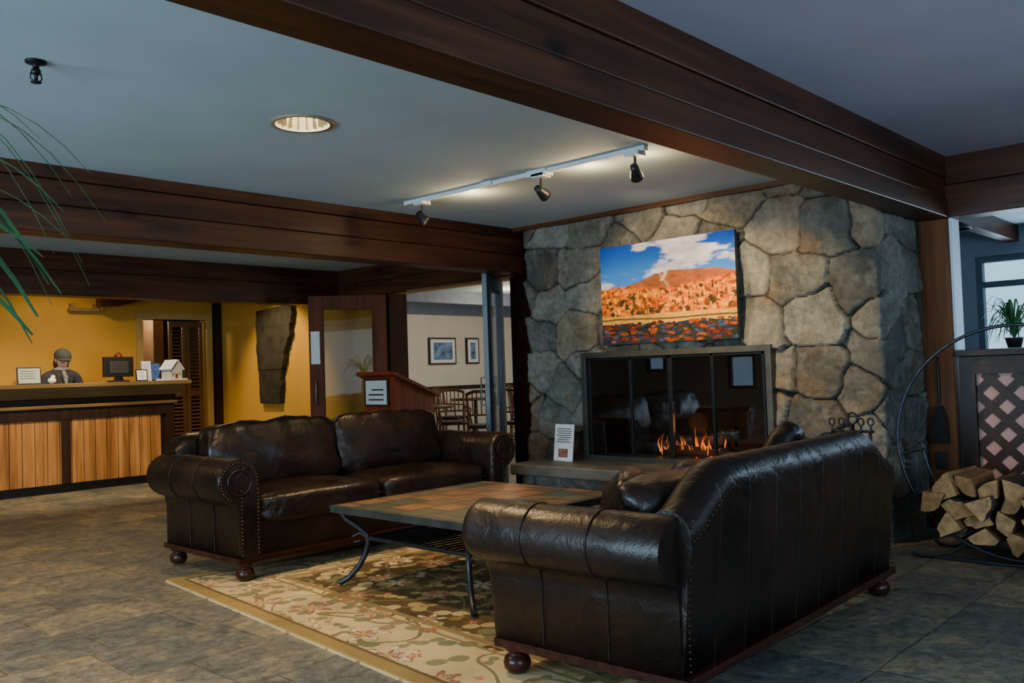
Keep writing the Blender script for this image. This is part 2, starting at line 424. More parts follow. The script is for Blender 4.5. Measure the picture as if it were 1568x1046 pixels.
# ------------------------------------------------------------------ stone chimney
stonem=vcol('fieldstone',.82,22,1.0,.5,.014,.22)
def stones(name,Uw,V,mapf,cw,ch,seed,hole=None,step=.0105,relief=.032):
    rs=np.random.RandomState(seed)
    nu=int(Uw/step)+1; nv=int(V/step)+1
    u,v=np.meshgrid(np.linspace(0,Uw,nu),np.linspace(0,V,nv))
    wu=u+.03*(fbm(u*5,v*5,seed,3)-.5)*2; wv=v+.03*(fbm(u*5+9,v*5+5,seed+3,3)-.5)*2
    seeds=[]
    nr=int(V/ch)+2
    for j in range(-1,nr+1):
        x=-rs.rand()*cw
        while x<Uw+cw:
            w=cw*(.5+1.05*rs.rand()); seeds.append((x+w/2+(rs.rand()-.5)*.1*cw,(j+.5)*ch+(rs.rand()-.5)*ch*.8)); x+=w
            if rs.rand()<.18: seeds.append((x,(j+1)*ch+(rs.rand()-.5)*.3*ch))
    sd=np.array(seeds)
    best=np.full(u.shape,1e9);sec=best.copy();idx=np.zeros(u.shape,int)
    for k,(sx,sy) in enumerate(sd):
        dx=np.abs(wu-sx); dy=np.abs(wv-sy)*1.15
        d=np.sqrt(dx**2+dy**2)*.45+np.maximum(dx,dy)*.55
        m=d<best; sec=np.where(m,best,np.minimum(sec,d)); idx=np.where(m,k,idx); best=np.where(m,d,best)
    e=sec-best
    off=rs.rand(len(sd)); tx=rs.randn(len(sd))*.09; ty=rs.randn(len(sd))*.09
    h=relief*sstep(.004,.015,e)*(.55+.8*off[idx])
    h+=sstep(.006,.018,e)*((u-sd[idx,0])*tx[idx]+(v-sd[idx,1])*ty[idx])
    f=fbm(u*4+idx*3.3,v*6+idx*1.7,seed+2,3); h+=(np.floor(f*7)/7+.25*f)*.035*sstep(.005,.018,e)
    h+=(fbm(u*22,v*22,seed+5,4)-.5)*.016*sstep(.0,.02,e)+(fbm(u*45,v*45,seed+8,2)-.5)*.006
    pal=np.array([(.20,.195,.16),(.15,.157,.138),(.235,.205,.145),(.17,.18,.16),(.215,.175,.12),(.12,.127,.115),(.205,.21,.18),(.165,.167,.145)])
    pc=pal[rs.randint(0,len(pal),len(sd))]*(.62+.66*rs.rand(len(sd),1))
    c=pc[idx]*(.5+1.0*fbm(u*8,v*8,seed+11,5))[...,None]
    rust=sstep(.60,.75,fbm(u*3+3,v*3,seed+21,4))[...,None]; c=c*(1-.4*rust)+np.array((.23,.14,.065))*.4*rust
    lich=sstep(.60,.68,fbm(u*12,v*12,seed+41,4))[...,None]; c=c*(1-.3*lich)+np.array((.28,.28,.23))*.3*lich
    mo=sstep(.004,.014,e)[...,None]; c=c*mo+np.array((.025,.022,.019))*(1-mo)
    P=mapf(u,v,h)
    skip=None
    if hole:
        uc=(u[:-1,:-1]+u[1:,1:])/2; vc=(v[:-1,:-1]+v[1:,1:])/2
        skip=(uc>hole[0])&(uc<hole[1])&(vc>hole[2])&(vc<hole[3])
    return gridmesh(name,P,c,stonem,skip)
def chim(u,v,h):
    a,b=.70,.70+3.10
    n1=sstep(a-.03,a+.03,u); n2=sstep(b-.03,b+.03,u)
    x=np.where(u<a,6.6-u,np.where(u<b,5.9,5.9+(u-b))); y=np.where(u<a,5.29,np.where(u<b,5.29-(u-a),2.19))
    nx=-n1*(1-n2); ny=(1-n1)-n2; L=np.sqrt(nx**2+ny**2)+1e-6
    h=np.where((v>2.15)&(u>b-.08),np.minimum(h-.035,.02),h-.035)
    return np.stack([x+nx/L*h*1.0,y+ny/L*h,v],-1)
FY0,FY1,FZ0,FZ1=2.92,4.62,.45,1.33
ob=stones('stone_chimney',4.50,2.475,chim,.40,.33,9,(.70+5.29-FY1,.70+5.29-FY0,FZ0-.01,FZ1))
brick=plain('soot_firebrick',(.022,.018,.015),.9,0,.4,6,.4)
B=MB()
B.box(6.45,6.5,FY0-.05,FY1+.05,.35,1.4);B.box(5.93,6.45,FY0-.05,FY0,.35,1.4);B.box(5.93,6.45,FY1,FY1+.05,.35,1.4)
B.box(5.93,6.45,FY0,FY1,1.34,1.4);B.box(5.93,6.45,FY0,FY1,.35,.445)
B.make('firebox',brick)
B=MB(); t=.045;X0,X1=5.80,5.93
B.box(X0,X1,FY0,FY1,FZ1-t,FZ1);B.box(X0,X1,FY0,FY1,FZ0,FZ0+.04);B.box(X0,X1,FY0,FY0+t,FZ0+.04,FZ1-t);B.box(X0,X1,FY1-t,FY1,FZ0+.04,FZ1-t)
iw=(FY1-FY0-2*t)
for k in (.015,.27,.5,.73,.985):
    y=FY0+t+iw*k; w=.010 if k!=.5 else .018; B.box(5.815,5.845,y-w,y+w,FZ0+.04,FZ1-t,1)
B.box(5.815,5.845,FY0+t,FY1-t,FZ1-t-.02,FZ1-t,1)
B.box(5.828,5.834,FY0+t,FY1-t,FZ0+.04,FZ1-t-.02,2)
for y in (3.73,3.81): B.tube([(5.815,y,.92),(5.79,y,.92),(5.79,y,.84),(5.815,y,.84)],.007,1)
B.make('fireplace_glass_doors',[bronze,iron,fgls],bevel=.004)
B=MB(); B.box(5.28,5.87,2.42,4.98,.36,.45); B.make('hearth_slab',hearthm,bevel=.012)
def hb(u,v,h):
    w=2.4
    a,b=.47,.47+w
    x=np.where(u<a,5.83-u,np.where(u<b,5.36,5.36+(u-b))); y=np.where(u<a,4.9,np.where(u<b,4.9-(u-a),2.5))
    n1=sstep(a-.03,a+.03,u);n2=sstep(b-.03,b+.03,u); nx=-n1*(1-n2);ny=(1-n1)-n2;L=np.sqrt(nx**2+ny**2)+1e-6
    h=h-.03
    return np.stack([x+nx/L*h,y+ny/L*h,v],-1)
stones('hearth_base',3.34,.36,hb,.3,.19,11,None,.014,.025)
# fire
logm=plain('charred_log',(.05,.028,.018),.9,0,.5,12,.5)
flm=bpy.data.materials.new('flame'); flm.use_nodes=True; nt=flm.node_tree; nt.nodes.clear()
o_=nt.nodes.new('ShaderNodeOutputMaterial'); mx=nt.nodes.new('ShaderNodeMixShader'); em=nt.nodes.new('ShaderNodeEmission'); tr_=nt.nodes.new('ShaderNodeBsdfTransparent')
sp=nt.nodes.new('ShaderNodeSeparateXYZ'); nt.links.new(coords(nt),sp.inputs[0])
r=ramp(nt,sp.outputs[2],[(0,(1,.38,.06)),(.12,(1,.19,.015)),(.28,(.8,.07,.004))]); nt.links.new(r.outputs[0],em.inputs[0]); em.inputs[1].default_value=4.0
fn_=nd(nt,'ShaderNodeTexNoise',Scale=22.0,Detail=3.0); nt.links.new(coords(nt,(1,1,.4)),fn_.inputs['Vector']); fr_=ramp(nt,fn_.outputs['Fac'],[(.38,(.05,.05,.05)),(.60,(.9,.9,.9))])
nt.links.new(fr_.outputs[0],mx.inputs[0]); nt.links.new(tr_.outputs[0],mx.inputs[1]); nt.links.new(em.outputs[0],mx.inputs[2]); nt.links.new(mx.outputs[0],o_.inputs[0])
emb=emis('ember',(1,.12,.012),2.2)
B=MB()
for (x,y,z,a,rr,L) in ((6.1,3.62,.52,.1,.05,.80),(6.25,3.67,.53,-.15,.06,.85),(6.16,3.72,.60,.4,.042,.62),(6.05,3.66,.50,-.25,.04,.6)):
    d=Vector((math.sin(a),math.cos(a),0)); p=Vector((x,y,z)); pts=[p+d*L*(k/6-.5)+Vector((0,0,U(-.01,.01))) for k in range(7)]
    B.tube(pts,[rr*U(.85,1.1) for _ in pts],0,9)
for y in (3.32,4.06):
    B.tube([(5.98,y,.70),(5.98,y,.46),(6.4,y,.46)],.012,2); B.sph((5.98,y,.71),.022,2,8)
for k in range(40): B.sph((U(6.0,6.3),U(3.42,4.0),U(.46,.51)),U(.008,.02),1,6)
B.make('burning_firewood',[logm,emb,iron])
B=MB()
for q in range(30):
    y=3.43+.64*(q+U(0,.9))/30; x=U(5.99,6.16); base=U(.49,.62)
    hh=U(.05,.14)+(.11 if q in(6,14,26) else 0); w=U(.006,.016)
    pts=[];rs_=[];ph=U(0,6)
    for k in range(13):
        t=k/12; pts.append((x+.015*math.sin(ph+t*4)*t,y+.026*math.sin(ph*2+t*4)*t,base-.04+hh*t*1.05)); rs_.append(max(.0008,w*math.sin(math.pi*min(1,(t*.75+.22)))**1.3*(1-t)**.8*(1+.25*math.sin(ph+t*8))))
    B.tube(pts,rs_,0,8)
B.make('flames',flm)

# painting
nu,nv=360,234
u,v=np.meshgrid(np.linspace(0,1,nu),np.linspace(0,1,nv))
def C(*c): return np.array(c)[None,None,:]
def over(img,mask,c): return img*(1-mask[...,None])+c*mask[...,None]
cl1=fbm(u*3.2+1,v*7,3,6)+.20*sstep(.25,.7,u)*sstep(.62,.8,v)-.10*sstep(.92,1.0,v)-.10*(1-sstep(.0,.3,u))
cloud=sstep(.49,.60,cl1)
skyt=sstep(.58,1,v)[...,None]
sky=C(.035,.19,.62)*(1-skyt)+C(.004,.05,.36)*skyt
img=sky*(1-cloud[...,None])+C(.66,.68,.80)*(.4+.75*fbm(u*7,v*16,8,4))[...,None]*cloud[...,None]
ridge=.50+.04*u+.16*np.exp(-((u-.50)/.22)**2)+.13*np.exp(-((u-.85)/.22)**2)+.05*np.exp(-((u-.20)/.14)**2)+.015*(fbm(u*18,u*0,4,4)-.5)
tex=fbm(u*40,v*50,12,4); tex2=fbm(u*80,v*80,19,3)
mtn=C(.30,.085,.018)*(.4+.9*fbm(u*16,v*30,22,5))[...,None]+C(.05,.025,.03)*(tex2)[...,None]
img=over(img,sstep(-.004,.004,ridge-v),mtn)
sn=np.exp(-((u-.49-.02*np.sin(v*30))/.012)**2)*((v>.60)&(v<.69))*.7; img=over(img,sn,C(.7,.66,.62))
img=over(img,np.exp(-((u-.46-(.68-v)*.5)/.010)**2)*((v>.53)&(v<.68))*.5,C(.55,.40,.25)*np.ones_like(img))
hills=.55+.03*np.sin(u*7+1)+.02*u+.03*(fbm(u*9,u*0+3,5,4)-.5)
ht=fbm(u*50,v*55,31,4)
img=over(img,sstep(-.02,.02,hills-v),C(.68,.15,.008)*(1.8*ht**1.5)[...,None]+C(.05,.03,.01)*(tex2>.6)[...,None])
prs=np.random.RandomState(8)
def tree(x,b0,h,w,col):
    global img
    m=((v>b0)&(v<b0+h)&(np.abs(u-x)<w*(.1+.9*(b0+h-v)/h)*(1+.3*np.sin(v*420)))).astype(float)*.9
    img=over(img,m,np.array(col)[None,None,:]*(.6+.8*tex2)[...,None])
def bush(x,y,rx,ry,col):
    global img
    d=((u-x)/rx)**2+((v-y)/ry)**2+ (tex2-.5)*1.8
    m=1-sstep(.70,1.10,d)
    img=over(img,m,np.array(col)[None,None,:]*(.25+1.4*tex)[...,None])
for k in range(420):
    y=.52-.24*k/420+prs.randn()*.008; x=prs.rand(); cc=[(.66,.17,.008),(.52,.09,.006),(.78,.30,.014),(.20,.06,.012),(.60,.12,.008),(.05,.04,.016),(.72,.22,.010)][prs.randint(7)]
    bush(x,y,.012+.014*prs.rand(),.018+.022*prs.rand(),cc)
    if k%6==0:
        xx=[.12,.30,.62,.80][prs.randint(4)]+prs.randn()*.06; tree(xx,y-.03,.04+.05*prs.rand(),.007+.005*prs.rand(),(.03,.035,.016))
fe=.285+.015*(fbm(u*8,u*0,61,3)-.5)
img=over(img,((v<fe)&(v>.10)).astype(float),C(.58,.30,.045)*(.6+.7*tex)[...,None])
img=over(img,((v<.255-.02*u+.006*np.sin(u*9))&(v>.238-.02*u+.006*np.sin(u*9))).astype(float),C(.09,.07,.03)*np.ones_like(img))
img=over(img,(v<.20-.02*u+.03*(fbm(u*16,u*0,71,3)-.5)).astype(float),C(.022,.024,.03)*(.5+tex)[...,None])
for k in range(260):
    y=.20-.19*k/260; cc=[(.16,.025,.012),(.018,.035,.07),(.018,.018,.018),(.26,.06,.01),(.025,.028,.016),(.03,.06,.13),(.08,.02,.02)][prs.randint(7)]
    bush(prs.rand(),y,.014+.02*prs.rand(),.010+.012*prs.rand(),cc)
Pm=np.stack([np.full(u.shape,0.0),-u*1.21,v*.785],-1)
pm=vcol('painted_canvas',.8,60,0,.08,.006,.1)
pn=empty('landscape_painting',(5.775,4.36,1.385))
ob=gridmesh('canvas_front',Pm,img,pm); ob.parent=pn; ob.location=(0,0,0)
B=MB(); B.box(.001,.035,-1.211,.001,-.001,.786); B.box(.035,.06,-.9,-.3,.3,.5); B.make('canvas_stretcher',blackm,parent=pn)

B=MB(); B.T=Matrix.Translation((5.62,4.80,.452))@Matrix.Rotation(-.12,4,'Z')@Matrix.Rotation(.12,4,'Y')
B.box(0,.008,-.22,0,0,.30,0)
for k in range(7): B.box(-.001,0,-.20+U(0,.03),-.02-U(0,.03),.26-k*.018,.266-k*.018,1)
B.box(-.001,0,-.165,-.055,.03,.10,2)
B.T=None; B.make('hearth_notice_sign',[paper,blackm,plain('sign_photo',(.25,.10,.07),.6,0,.7,40)])

# ------------------------------------------------------------------ sofas
def sofa(name,L,loc,rz,D=.93,ncush=2,pillows=(),sh=.34,bc=(.665,.46),shz=.15,arm=(.585,.138),bp=.3,fi=0):
    B=MB(); hw=L/2
    B.box(-hw+.03,hw-.03,-D/2+.04,D/2-.04,.13,.33,0)
    B.box(-hw-.006,hw+.006,-D/2+fi,D/2+.006,.105,.138,1)
    for sx in(-1,1):
        for sy in(-1,1):
            B.lathe([(.0,0),(.036,0),(.052,.018),(.056,.04),(.048,.062),(.034,.072),(.034,.078),(.048,.09),(.05,.108),(0,.108)],(sx*(hw-.06),sy*(D/2-.06)+(fi if sy<0 else 0),0),1,20)
    cz,r=arm
    for sx in(-1,1):
        cx=hw-.0
        pts=[(cx-r,.14),(cx-r,.42)]
        for k in range(17):
            a=math.radians(180-(180+62)*k/16); pts.append((cx+r*math.cos(a),cz+r*math.sin(a)))
        pts+=[(hw+.012,.44),(hw,.38),(hw,.14)]
        secs=[(-D/2,.93),(-D/2+.012,.985),(-D/2+.035,1.0),(-D/2+.3,.985),(0,.98),(D/2-.2,.985),(D/2-.04,.98),(D/2-.02,.93)]
        n=len(pts); vs=[]
        for si,(y,sc) in enumerate(secs):
            for (px,pz) in pts:
                q=(px-cx); qz=pz-cz
                if pz>.43: X_=cx+q*sc; Z_=cz+qz*sc
                else: X_=(hw-r/2)+(px-(hw-r/2))*sc; Z_=pz
                yy=y+(fi*max(0,min(1,(.5-pz)/.2)) if si<3 else 0)
                vs.append((sx*X_,yy,Z_))
        fs=[]
        for i in range(len(secs)-1):
            for j in range(n):
                q=(i*n+j,i*n+(j+1)%n,(i+1)*n+(j+1)%n,(i+1)*n+j); fs.append(q if sx<0 else q[::-1])
        B.add(vs,fs,0,True)
        B.add(vs[:n],[tuple(range(n)) if sx>0 else tuple(range(n))[::-1]],0); B.add(vs[-n:],[tuple(range(n))],0)
        for (px,pz) in [(cx+(r-.022)*math.cos(math.radians(a)),cz+(r-.022)*math.sin(math.radians(a))) for a in range(190,-70,-10)]:
            B.sph((sx*px,-D/2-.001,pz),.0075,2,6)
        for k in range(18):
            z=.16+k*.022; yo=-D/2-.001+fi*max(0,min(1,(.5-z)/.2)); B.sph((sx*(hw-.014),yo,z),.0075,2,6); B.sph((sx*(cx-r+.018),yo,z+.0),.0075,2,6)
        ring=[(sx*(cx+.075*math.cos(t)),-D/2-.004,cz+.075*math.sin(t)) for t in [2*math.pi*k/20 for k in range(20)]]
        B.tube(ring,.006,0,6,closed=True)
        for yy in(-D/2+.30,-D/2+.60):
            sp=[(sx*(px+ .002*(1 if px>cx else -1)),yy,pz+.001) for (px,pz) in [(cx+r*.988*math.cos(math.radians(a)),cz+r*.988*math.sin(math.radians(a))) for a in range(180,-61,-15)]]
            B.tube(sp,.003,0,5)
            B.tube([(sx*(hw+.001),yy,.15),(sx*(hw+.001),yy,.38),(sx*(hw+.012),yy,.43)],.003,0,5)
    def h(x):
        d=max(0,hw-abs(x)); t=min(1,d/sh); t=t*t*(3-2*t); return .845-shz+shz*t
    xs=[-hw+.015+(L-.03)*k/40 for k in range(41)]
    yb=D/2
    def prof(x):
        H=h(x); p=[(yb-.02,.14),(yb,.34),(yb+.015,.5),(yb+.03,H-.13)]
        for a in range(-5,186,19): p.append((yb-.06+.09*math.cos(math.radians(a)),H-.09+.09*math.sin(math.radians(a))))
        p+=[(yb-.2,.34),(yb-.2,.14)]
        return p
    vs=[];n=len(prof(0))
    for x in xs: vs+=[(x,p[0],p[1]) for p in prof(x)]
    fs=[(i*n+j,i*n+(j+1)%n,(i+1)*n+(j+1)%n,(i+1)*n+j) for i in range(len(xs)-1) for j in range(n)]
    B.add(vs,[f[::-1] for f in fs],0,True); B.add(vs[:n],[tuple(range(n))],0);B.add(vs[-n:],[tuple(range(n))[::-1]],0)
    ns=9
    for k in range(1,ns):
        x=-hw+L*k/ns; B.tube([(x,p[0]-.001,p[1]) for p in prof(x)[:7]],.003,0,5)
    for sx in(-1,1):
        pp=[(x,yb+.031,h(x)-.10) for x in [sx*(hw-.03)-sx*.022*k for k in range(16)]]
        for k in range(24): B.sph((sx*(hw-.03),yb+.0+.03*max(0,min(1,(k*.022-.2)/.3)),.16+k*.022),.005,2,6)
        for p in pp: B.sph(p,.005,2,6)
    iw=hw-r
    for k in range(ncush):
        w=2*iw/ncush; x=-iw+w*(k+.5)
        B.cushion((x,-.075,.395),(w-.006,D-.19,.20),0,None,7,.22,2,16,.010,k+1)
        B.cushion((x+U(-.01,.01),D/2-.29,bc[0]),(w+.0,.24,bc[1]),0,RX(-.2),5.5,bp,1,18,.022,k+5)
        B.tube([(x-w/2+.04,-D/2+.032,.40),(x+w/2-.04,-D/2+.032,.40)],.005,0,6)
    for (px,py,pz,sx_,sz_,ry,rzz,sd) in pillows:
        B.cushion((px,py,pz),(sx_,.14,sz_),0,RZ(rzz)@RX(-.3)@RY(ry),3.4,.5,1,14,.014,sd)
    M=Matrix.Translation(loc)@Matrix.Rotation(rz,4,'Z')
    return B.make(name,[leath,redwood,nailm],M=M)
sofa('leather_sofa',2.25,(3.845,5.22,.0145),0,.95,2,(),.10,(.675,.47),.06)
sofa('leather_sofa.001',2.05,(3.565,2.12,.0145),math.pi+.03,.91,2,
     pillows=((.70,.02,.645,.36,.28,.1,.5,31),(-.48,.13,.72,.33,.33,.75,0,32)),bc=(.60,.35),arm=(.56,.125),bp=.15,fi=.05)

# ------------------------------------------------------------------ coffee table
def tabletop():
    m,nt,b=nmat('slate_mosaic')
    v=coords(nt)
    br=nd(nt,'ShaderNodeTexBrick',Scale=1.0,Mortar__Size=.007,Brick__Width=.205,Row__Height=.19); br.offset=.5
    br.inputs['Color1'].default_value=(.20,.10,.048,1); br.inputs['Color2'].default_value=(.038,.062,.056,1); br.inputs['Mortar'].default_value=(.008,.008,.008,1)
    nt.links.new(v,br.inputs['Vector'])
    n=nd(nt,'ShaderNodeTexNoise',Scale=5.0,Detail=8.0,Roughness=.7); nt.links.new(v,n.inputs['Vector'])
    r=ramp(nt,n.outputs['Fac'],[(.3,(.4,.55,.6)),(.7,(1.6,1.3,.9))])
    nt.links.new(mul(nt,br.outputs[0],r.outputs[0]),b.inputs['Base Color'])
    b.inputs['Roughness'].default_value=.40; bump(nt,b,n.outputs['Fac'],.5,.012); b.inputs['Specular IOR Level'].default_value=.4
    return m
B=MB(); x0,x1,y0,y1=3.0,4.25,3.1,4.25; zt=.46
B.box(x0+.03,x1-.03,y0+.03,y1-.03,zt-.025,zt+.002,1)
for (a,b_,c,d) in((x0,x1,y0,y0+.035),(x0,x1,y1-.035,y1),(x0,x0+.035,y0+.035,y1-.035),(x1-.035,x1,y0+.035,y1-.035)): B.box(a,b_,c,d,zt-.04,zt,2)
for sx in(-1,1):
    for sy in(-1,1):
        X=x0+.04 if sx<0 else x1-.04; Y=y0+.04 if sy<0 else y1-.04
        def P(i,z): return (X-sx*i*.7,Y-sy*i*.9,z)
        ctrl=[P(.0,.43),P(.03,.38),P(.09,.335),P(.135,.29),P(.14,.24),P(.125,.18),P(.09,.11),P(.04,.05),P(-.005,.022),P(-.02,.03)]
        B.tube(ctrl,[.016]*8+[.018,.012],0,8)
        B.tube([P(.14,.27),P(.10,.30),P(.06,.28),P(.07,.25),P(.10,.255)],.008,0,6)
for sx in(-1,1):
    X=x0+.14 if sx<0 else x1-.14; B.tube([(X,y0+.16,.27),(X,y1-.16,.27)],.013,0,8)
for sy in(-1,1):
    Y=y0+.16 if sy<0 else y1-.16; B.tube([(x0+.14,Y,.27),(x1-.14,Y,.27)],.013,0,8)
for k in range(1,15):
    Y=y0+.16+(y1-y0-.32)*k/15; B.tube([(x0+.14,Y,.272),(x0+.5,Y,.262),(x1-.5,Y,.262),(x1-.14,Y,.272)],.0065,0,6)
B.v=[(a,b_,c+.010) for (a,b_,c) in B.v]
B.make('coffee_table',[plain('table_iron',(.025,.03,.036),.4,.6,.3,20),tabletop(),plain('table_edge_metal',(.055,.065,.065),.4,.6,.3,9)],bevel=.003)

# ------------------------------------------------------------------ rug
La,Lb=3.28,2.62
na,nb=500,400
a,b_=np.meshgrid(np.linspace(0,La,na),np.linspace(0,Lb,nb))
ed=np.minimum(np.minimum(a,La+.4-a),np.minimum(b_,Lb-b_))
bg=np.array((.62,.50,.26)); fld=np.array((.12,.085,.038)); 
inn=sstep(.52,.54,ed+.03*np.sin(a*9)*np.sin(b_*9))[...,None]
c=bg*(1-inn)+fld*inn
wa=a+.10*np.sin(b_*7)+.05*np.sin(b_*15+a*3); wb=b_+.10*np.sin(a*6.5)
vn=np.abs(np.sin(wa*8.5)*np.cos(wb*8.5)+.5*np.sin(wa*4+wb*5)); 
c=over(c,(vn<.075).astype(float),np.array((.22,.19,.09)))
def motifs(cell,seed,cols,rad,petals,prob=1,zone=0,outline=None):
    global c
    rr=np.random.RandomState(seed)
    for i in range(int(La/cell)+1):
        for j in range(int(Lb/cell)+1):
            if rr.rand()>prob: continue
            x=(i+.2+.6*rr.rand())*cell; y=(j+.2+.6*rr.rand())*cell; ph=rr.rand()*6.28; k=rr.randint(len(cols)); R0=rad*(.7+.6*rr.rand())
            e_=min(x,La+.4-x,y,Lb-y)
            if zone==1 and e_<.5: continue
            if zone==2 and e_>.5: continue
            ia=slice(max(0,int((x-2*rad)/La*na)),int((x+2*rad)/La*na)+2); ib=slice(max(0,int((y-2*rad)/Lb*nb)),int((y+2*rad)/Lb*nb)+2)
            A=a[ib,ia]-x;Bq=b_[ib,ia]-y
            if A.size==0: continue
            th=np.arctan2(Bq,A)-ph; d=np.sqrt(A**2+Bq**2)
            rim=R0*(.62+.38*np.cos(th*petals)) if petals!=2 else R0*np.abs(np.cos(th))**1.5
            if outline is not None: m=(d<rim*1.0+.010).astype(float); c[ib,ia]=over(c[ib,ia],m,np.array(outline))
            m=(d<rim).astype(float); c[ib,ia]=over(c[ib,ia],m,np.array(cols[k]))
            if petals>3:
                m=(d<rim*.6).astype(float); c[ib,ia]=over(c[ib,ia],m,np.array(cols[(k+1)%len(cols)])); m=(d<R0*.15).astype(float); c[ib,ia]=over(c[ib,ia],m,np.array((.50,.36,.12)))
motifs(.15,1,[(.46,.35,.15),(.40,.31,.13),(.20,.19,.09),(.56,.46,.24),(.27,.20,.08)],.085,2,.9,1)
motifs(.16,2,[(.40,.31,.13),(.09,.065,.03),(.22,.18,.08)],.05,3,.6,1)
motifs(.16,11,[(.26,.25,.13),(.20,.22,.12),(.40,.33,.17),(.32,.24,.12)],.075,2,.75,2)
motifs(.36,5,[(.68,.59,.38),(.36,.17,.11),(.54,.40,.20)],.11,6,.85,0,(.20,.13,.07))
motifs(.28,6,[(.46,.07,.06),(.60,.24,.18)],.036,5,.65)
eb=(np.abs(ed-.53)<.018)|(np.abs(ed-.46)<.008); c=over(c,eb.astype(float),np.array((.30,.22,.09)))
eb=(ed<.085)&(ed>.0); c=over(c,eb.astype(float),np.array((.33,.235,.085)))
eb=(ed<.10)&(ed>.085); c=over(c,eb.astype(float),np.array((.15,.11,.05)))
c=c*(.66+.5*fbm(a*5,b_*5,9,4))[...,None]
u1=np.array((-.098,-.995)); u2=np.array((.995,-.098)); o=np.array((2.50,5.25))
Px=o[0]+u1[0]*a+u2[0]*b_; Py=o[1]+u1[1]*a+u2[1]*b_
Pz=.0115+.0015*fbm(a*60,b_*60,3,2); edge=ed<1e-6; Pz=np.where(edge,.0,Pz)
rugm=vcol('wool_rug',.95,160,.5,.25,.004,.1)
gridmesh('floral_rug',np.stack([Px,Py,Pz],-1)[:, ::-1],c[:, ::-1],rugm)

# ------------------------------------------------------------------ ceiling fixtures
lampw=emis('downlight_glow',(1,.86,.55),2.2)
B=MB(); c0=(2.55,3.76,2.48)
B.lathe([(.135,-.008),(.158,-.008),(.162,0),(.135,0)],c0,0,32)
B.lathe([(.135,-.008),(.12,.03),(.09,.09)],c0,1,32); B.lathe([(.0001,.09),(.09,.09)],c0,2,32)
for k in range(16):
    a=2*math.pi*k/16; B.obox((c0[0]+.11*math.cos(a),c0[1]+.11*math.sin(a),c0[2]+.03),(.03,.004,.06),RZ(a),0)
ob=B.make('recessed_downlight',[plain('bronze_ring',(.35,.30,.2),.4,.3,.1),emis('reflector_glow',(1,.80,.42),1.2),lampw])
cut=MB(); cut.cyl((c0[0],c0[1],2.46),.136,.115,0,32); co_=cut.make('recess_void',ceil_m); 
cl=bpy.data.objects['ceiling']; bo=cl.modifiers.new('recess','BOOLEAN'); bo.operation='DIFFERENCE'; bo.object=co_; bo.solver='EXACT'
dg=bpy.context.evaluated_depsgraph_get(); me2=bpy.data.meshes.new_from_object(cl.evaluated_get(dg)); cl.modifiers.clear(); cl.data=me2; bpy.data.objects.remove(co_)
B=MB(); c1=(1.28,3.70)
B.lathe([(.0001,0),(.04,0),(.038,-.008),(.012,-.014),(.012,-.03),(.018,-.035),(.018,-.05),(.008,-.055),(.006,-.08),(.02,-.082),(.02,-.085),(.0001,-.085)],(c1[0],c1[1],2.48),0,16)
B.tube([(c1[0]+.018,c1[1],2.435),(c1[0]+.022,c1[1],2.41),(c1[0]+.005,c1[1],2.398)],.003,0,5);B.tube([(c1[0]-.018,c1[1],2.435),(c1[0]-.022,c1[1],2.41),(c1[0]-.005,c1[1],2.398)],.003,0,5)
B.make('fire_sprinkler',iron)
B=MB(); B.box(4.27,4.31,2.88,5.02,2.452,2.48,0); B.box(4.25,4.33,3.62,3.78,2.44,2.48,0); B.box(4.25,4.33,4.1,4.2,2.45,2.48,0)
heads=[(2.96,Vector((.75,.35,-.55))),(3.69,Vector((.8,.05,-.35))),(4.84,Vector((.3,-.5,-.75)))]
for (y,d) in heads:
    B.box(4.25,4.33,y-.05,y+.05,2.43,2.455,0); B.tube([(4.29,y,2.43),(4.29,y,2.37)],.008,1)
    q=d.to_track_quat('Z','Y').to_matrix(); B.lathe([(.0001,-.05),(.022,-.05),(.026,-.02),(.038,.03),(.04,.05),(.034,.05),(.03,.03)],(4.29,y,2.34),1,16,q)
    B.lathe([(.0001,.03),(.03,.03)],(4.29,y,2.34),2,16,q)
B.make('track_light_fixture',[whitem,blackm,emis('spot_bulb',(1,.8,.5),8)])

# ------------------------------------------------------------------ reception counter
B=MB(); Y=10.55
B.box(0.2,5.16,Y,Y+.30,.10,.82,2)
for xs_ in [.2+.13*k for k in range(39)]:
    if xs_+.126<5.1: B.box(xs_,xs_+.123,Y-.018,Y,.10,.82,1)
for xs_ in (.2,1.35,2.6,3.88,5.10): B.box(xs_-.03,xs_+.07,Y-.03,Y,.10,.84,0)
B.box(.2,5.17,Y-.035,Y+.3,.82,.95,0)
B.box(.2,5.20,Y-.06,Y+.3,.95,.985,3)
B.box(.2,5.19,Y-.04,Y+.3,.985,1.06,0)
B.prism([(Y-.07,1.06),(Y+.34,1.06),(Y+.34,1.18),(Y-.13,1.18),(Y-.12,1.13)],'x',.2,5.25,3)
B.box(.2,5.32,Y-.20,Y+.42,1.18,1.225,3)
B.box(.25,5.1,Y+.03,Y+.28,.0,.10,4)
B.box(.3,5.0,Y+.30,Y+.36,0,.88,2); B.box(.3,5.0,Y+.36,Y+.58,.86,.90,3)
B.make('reception_counter',[darktrim,pine,darktrim,countertop,blackm],bevel=.004)
B=MB(); B.T=Matrix.Translation((4.58,10.72,1.226))@Matrix.Rotation(.15,4,'Z')
B.box(-.19,.19,-.02,.02,.06,.30,0);B.box(-.12,.12,-.03,-.02,.10,.25,1);B.box(-.03,.03,-.01,.03,.02,.1,0);B.box(-.1,.1,-.08,.08,0,.018,0);B.T=None;B.make('computer_monitor',[blackm,plain('monitor_back',(.03,.032,.036),.5)],bevel=.006)
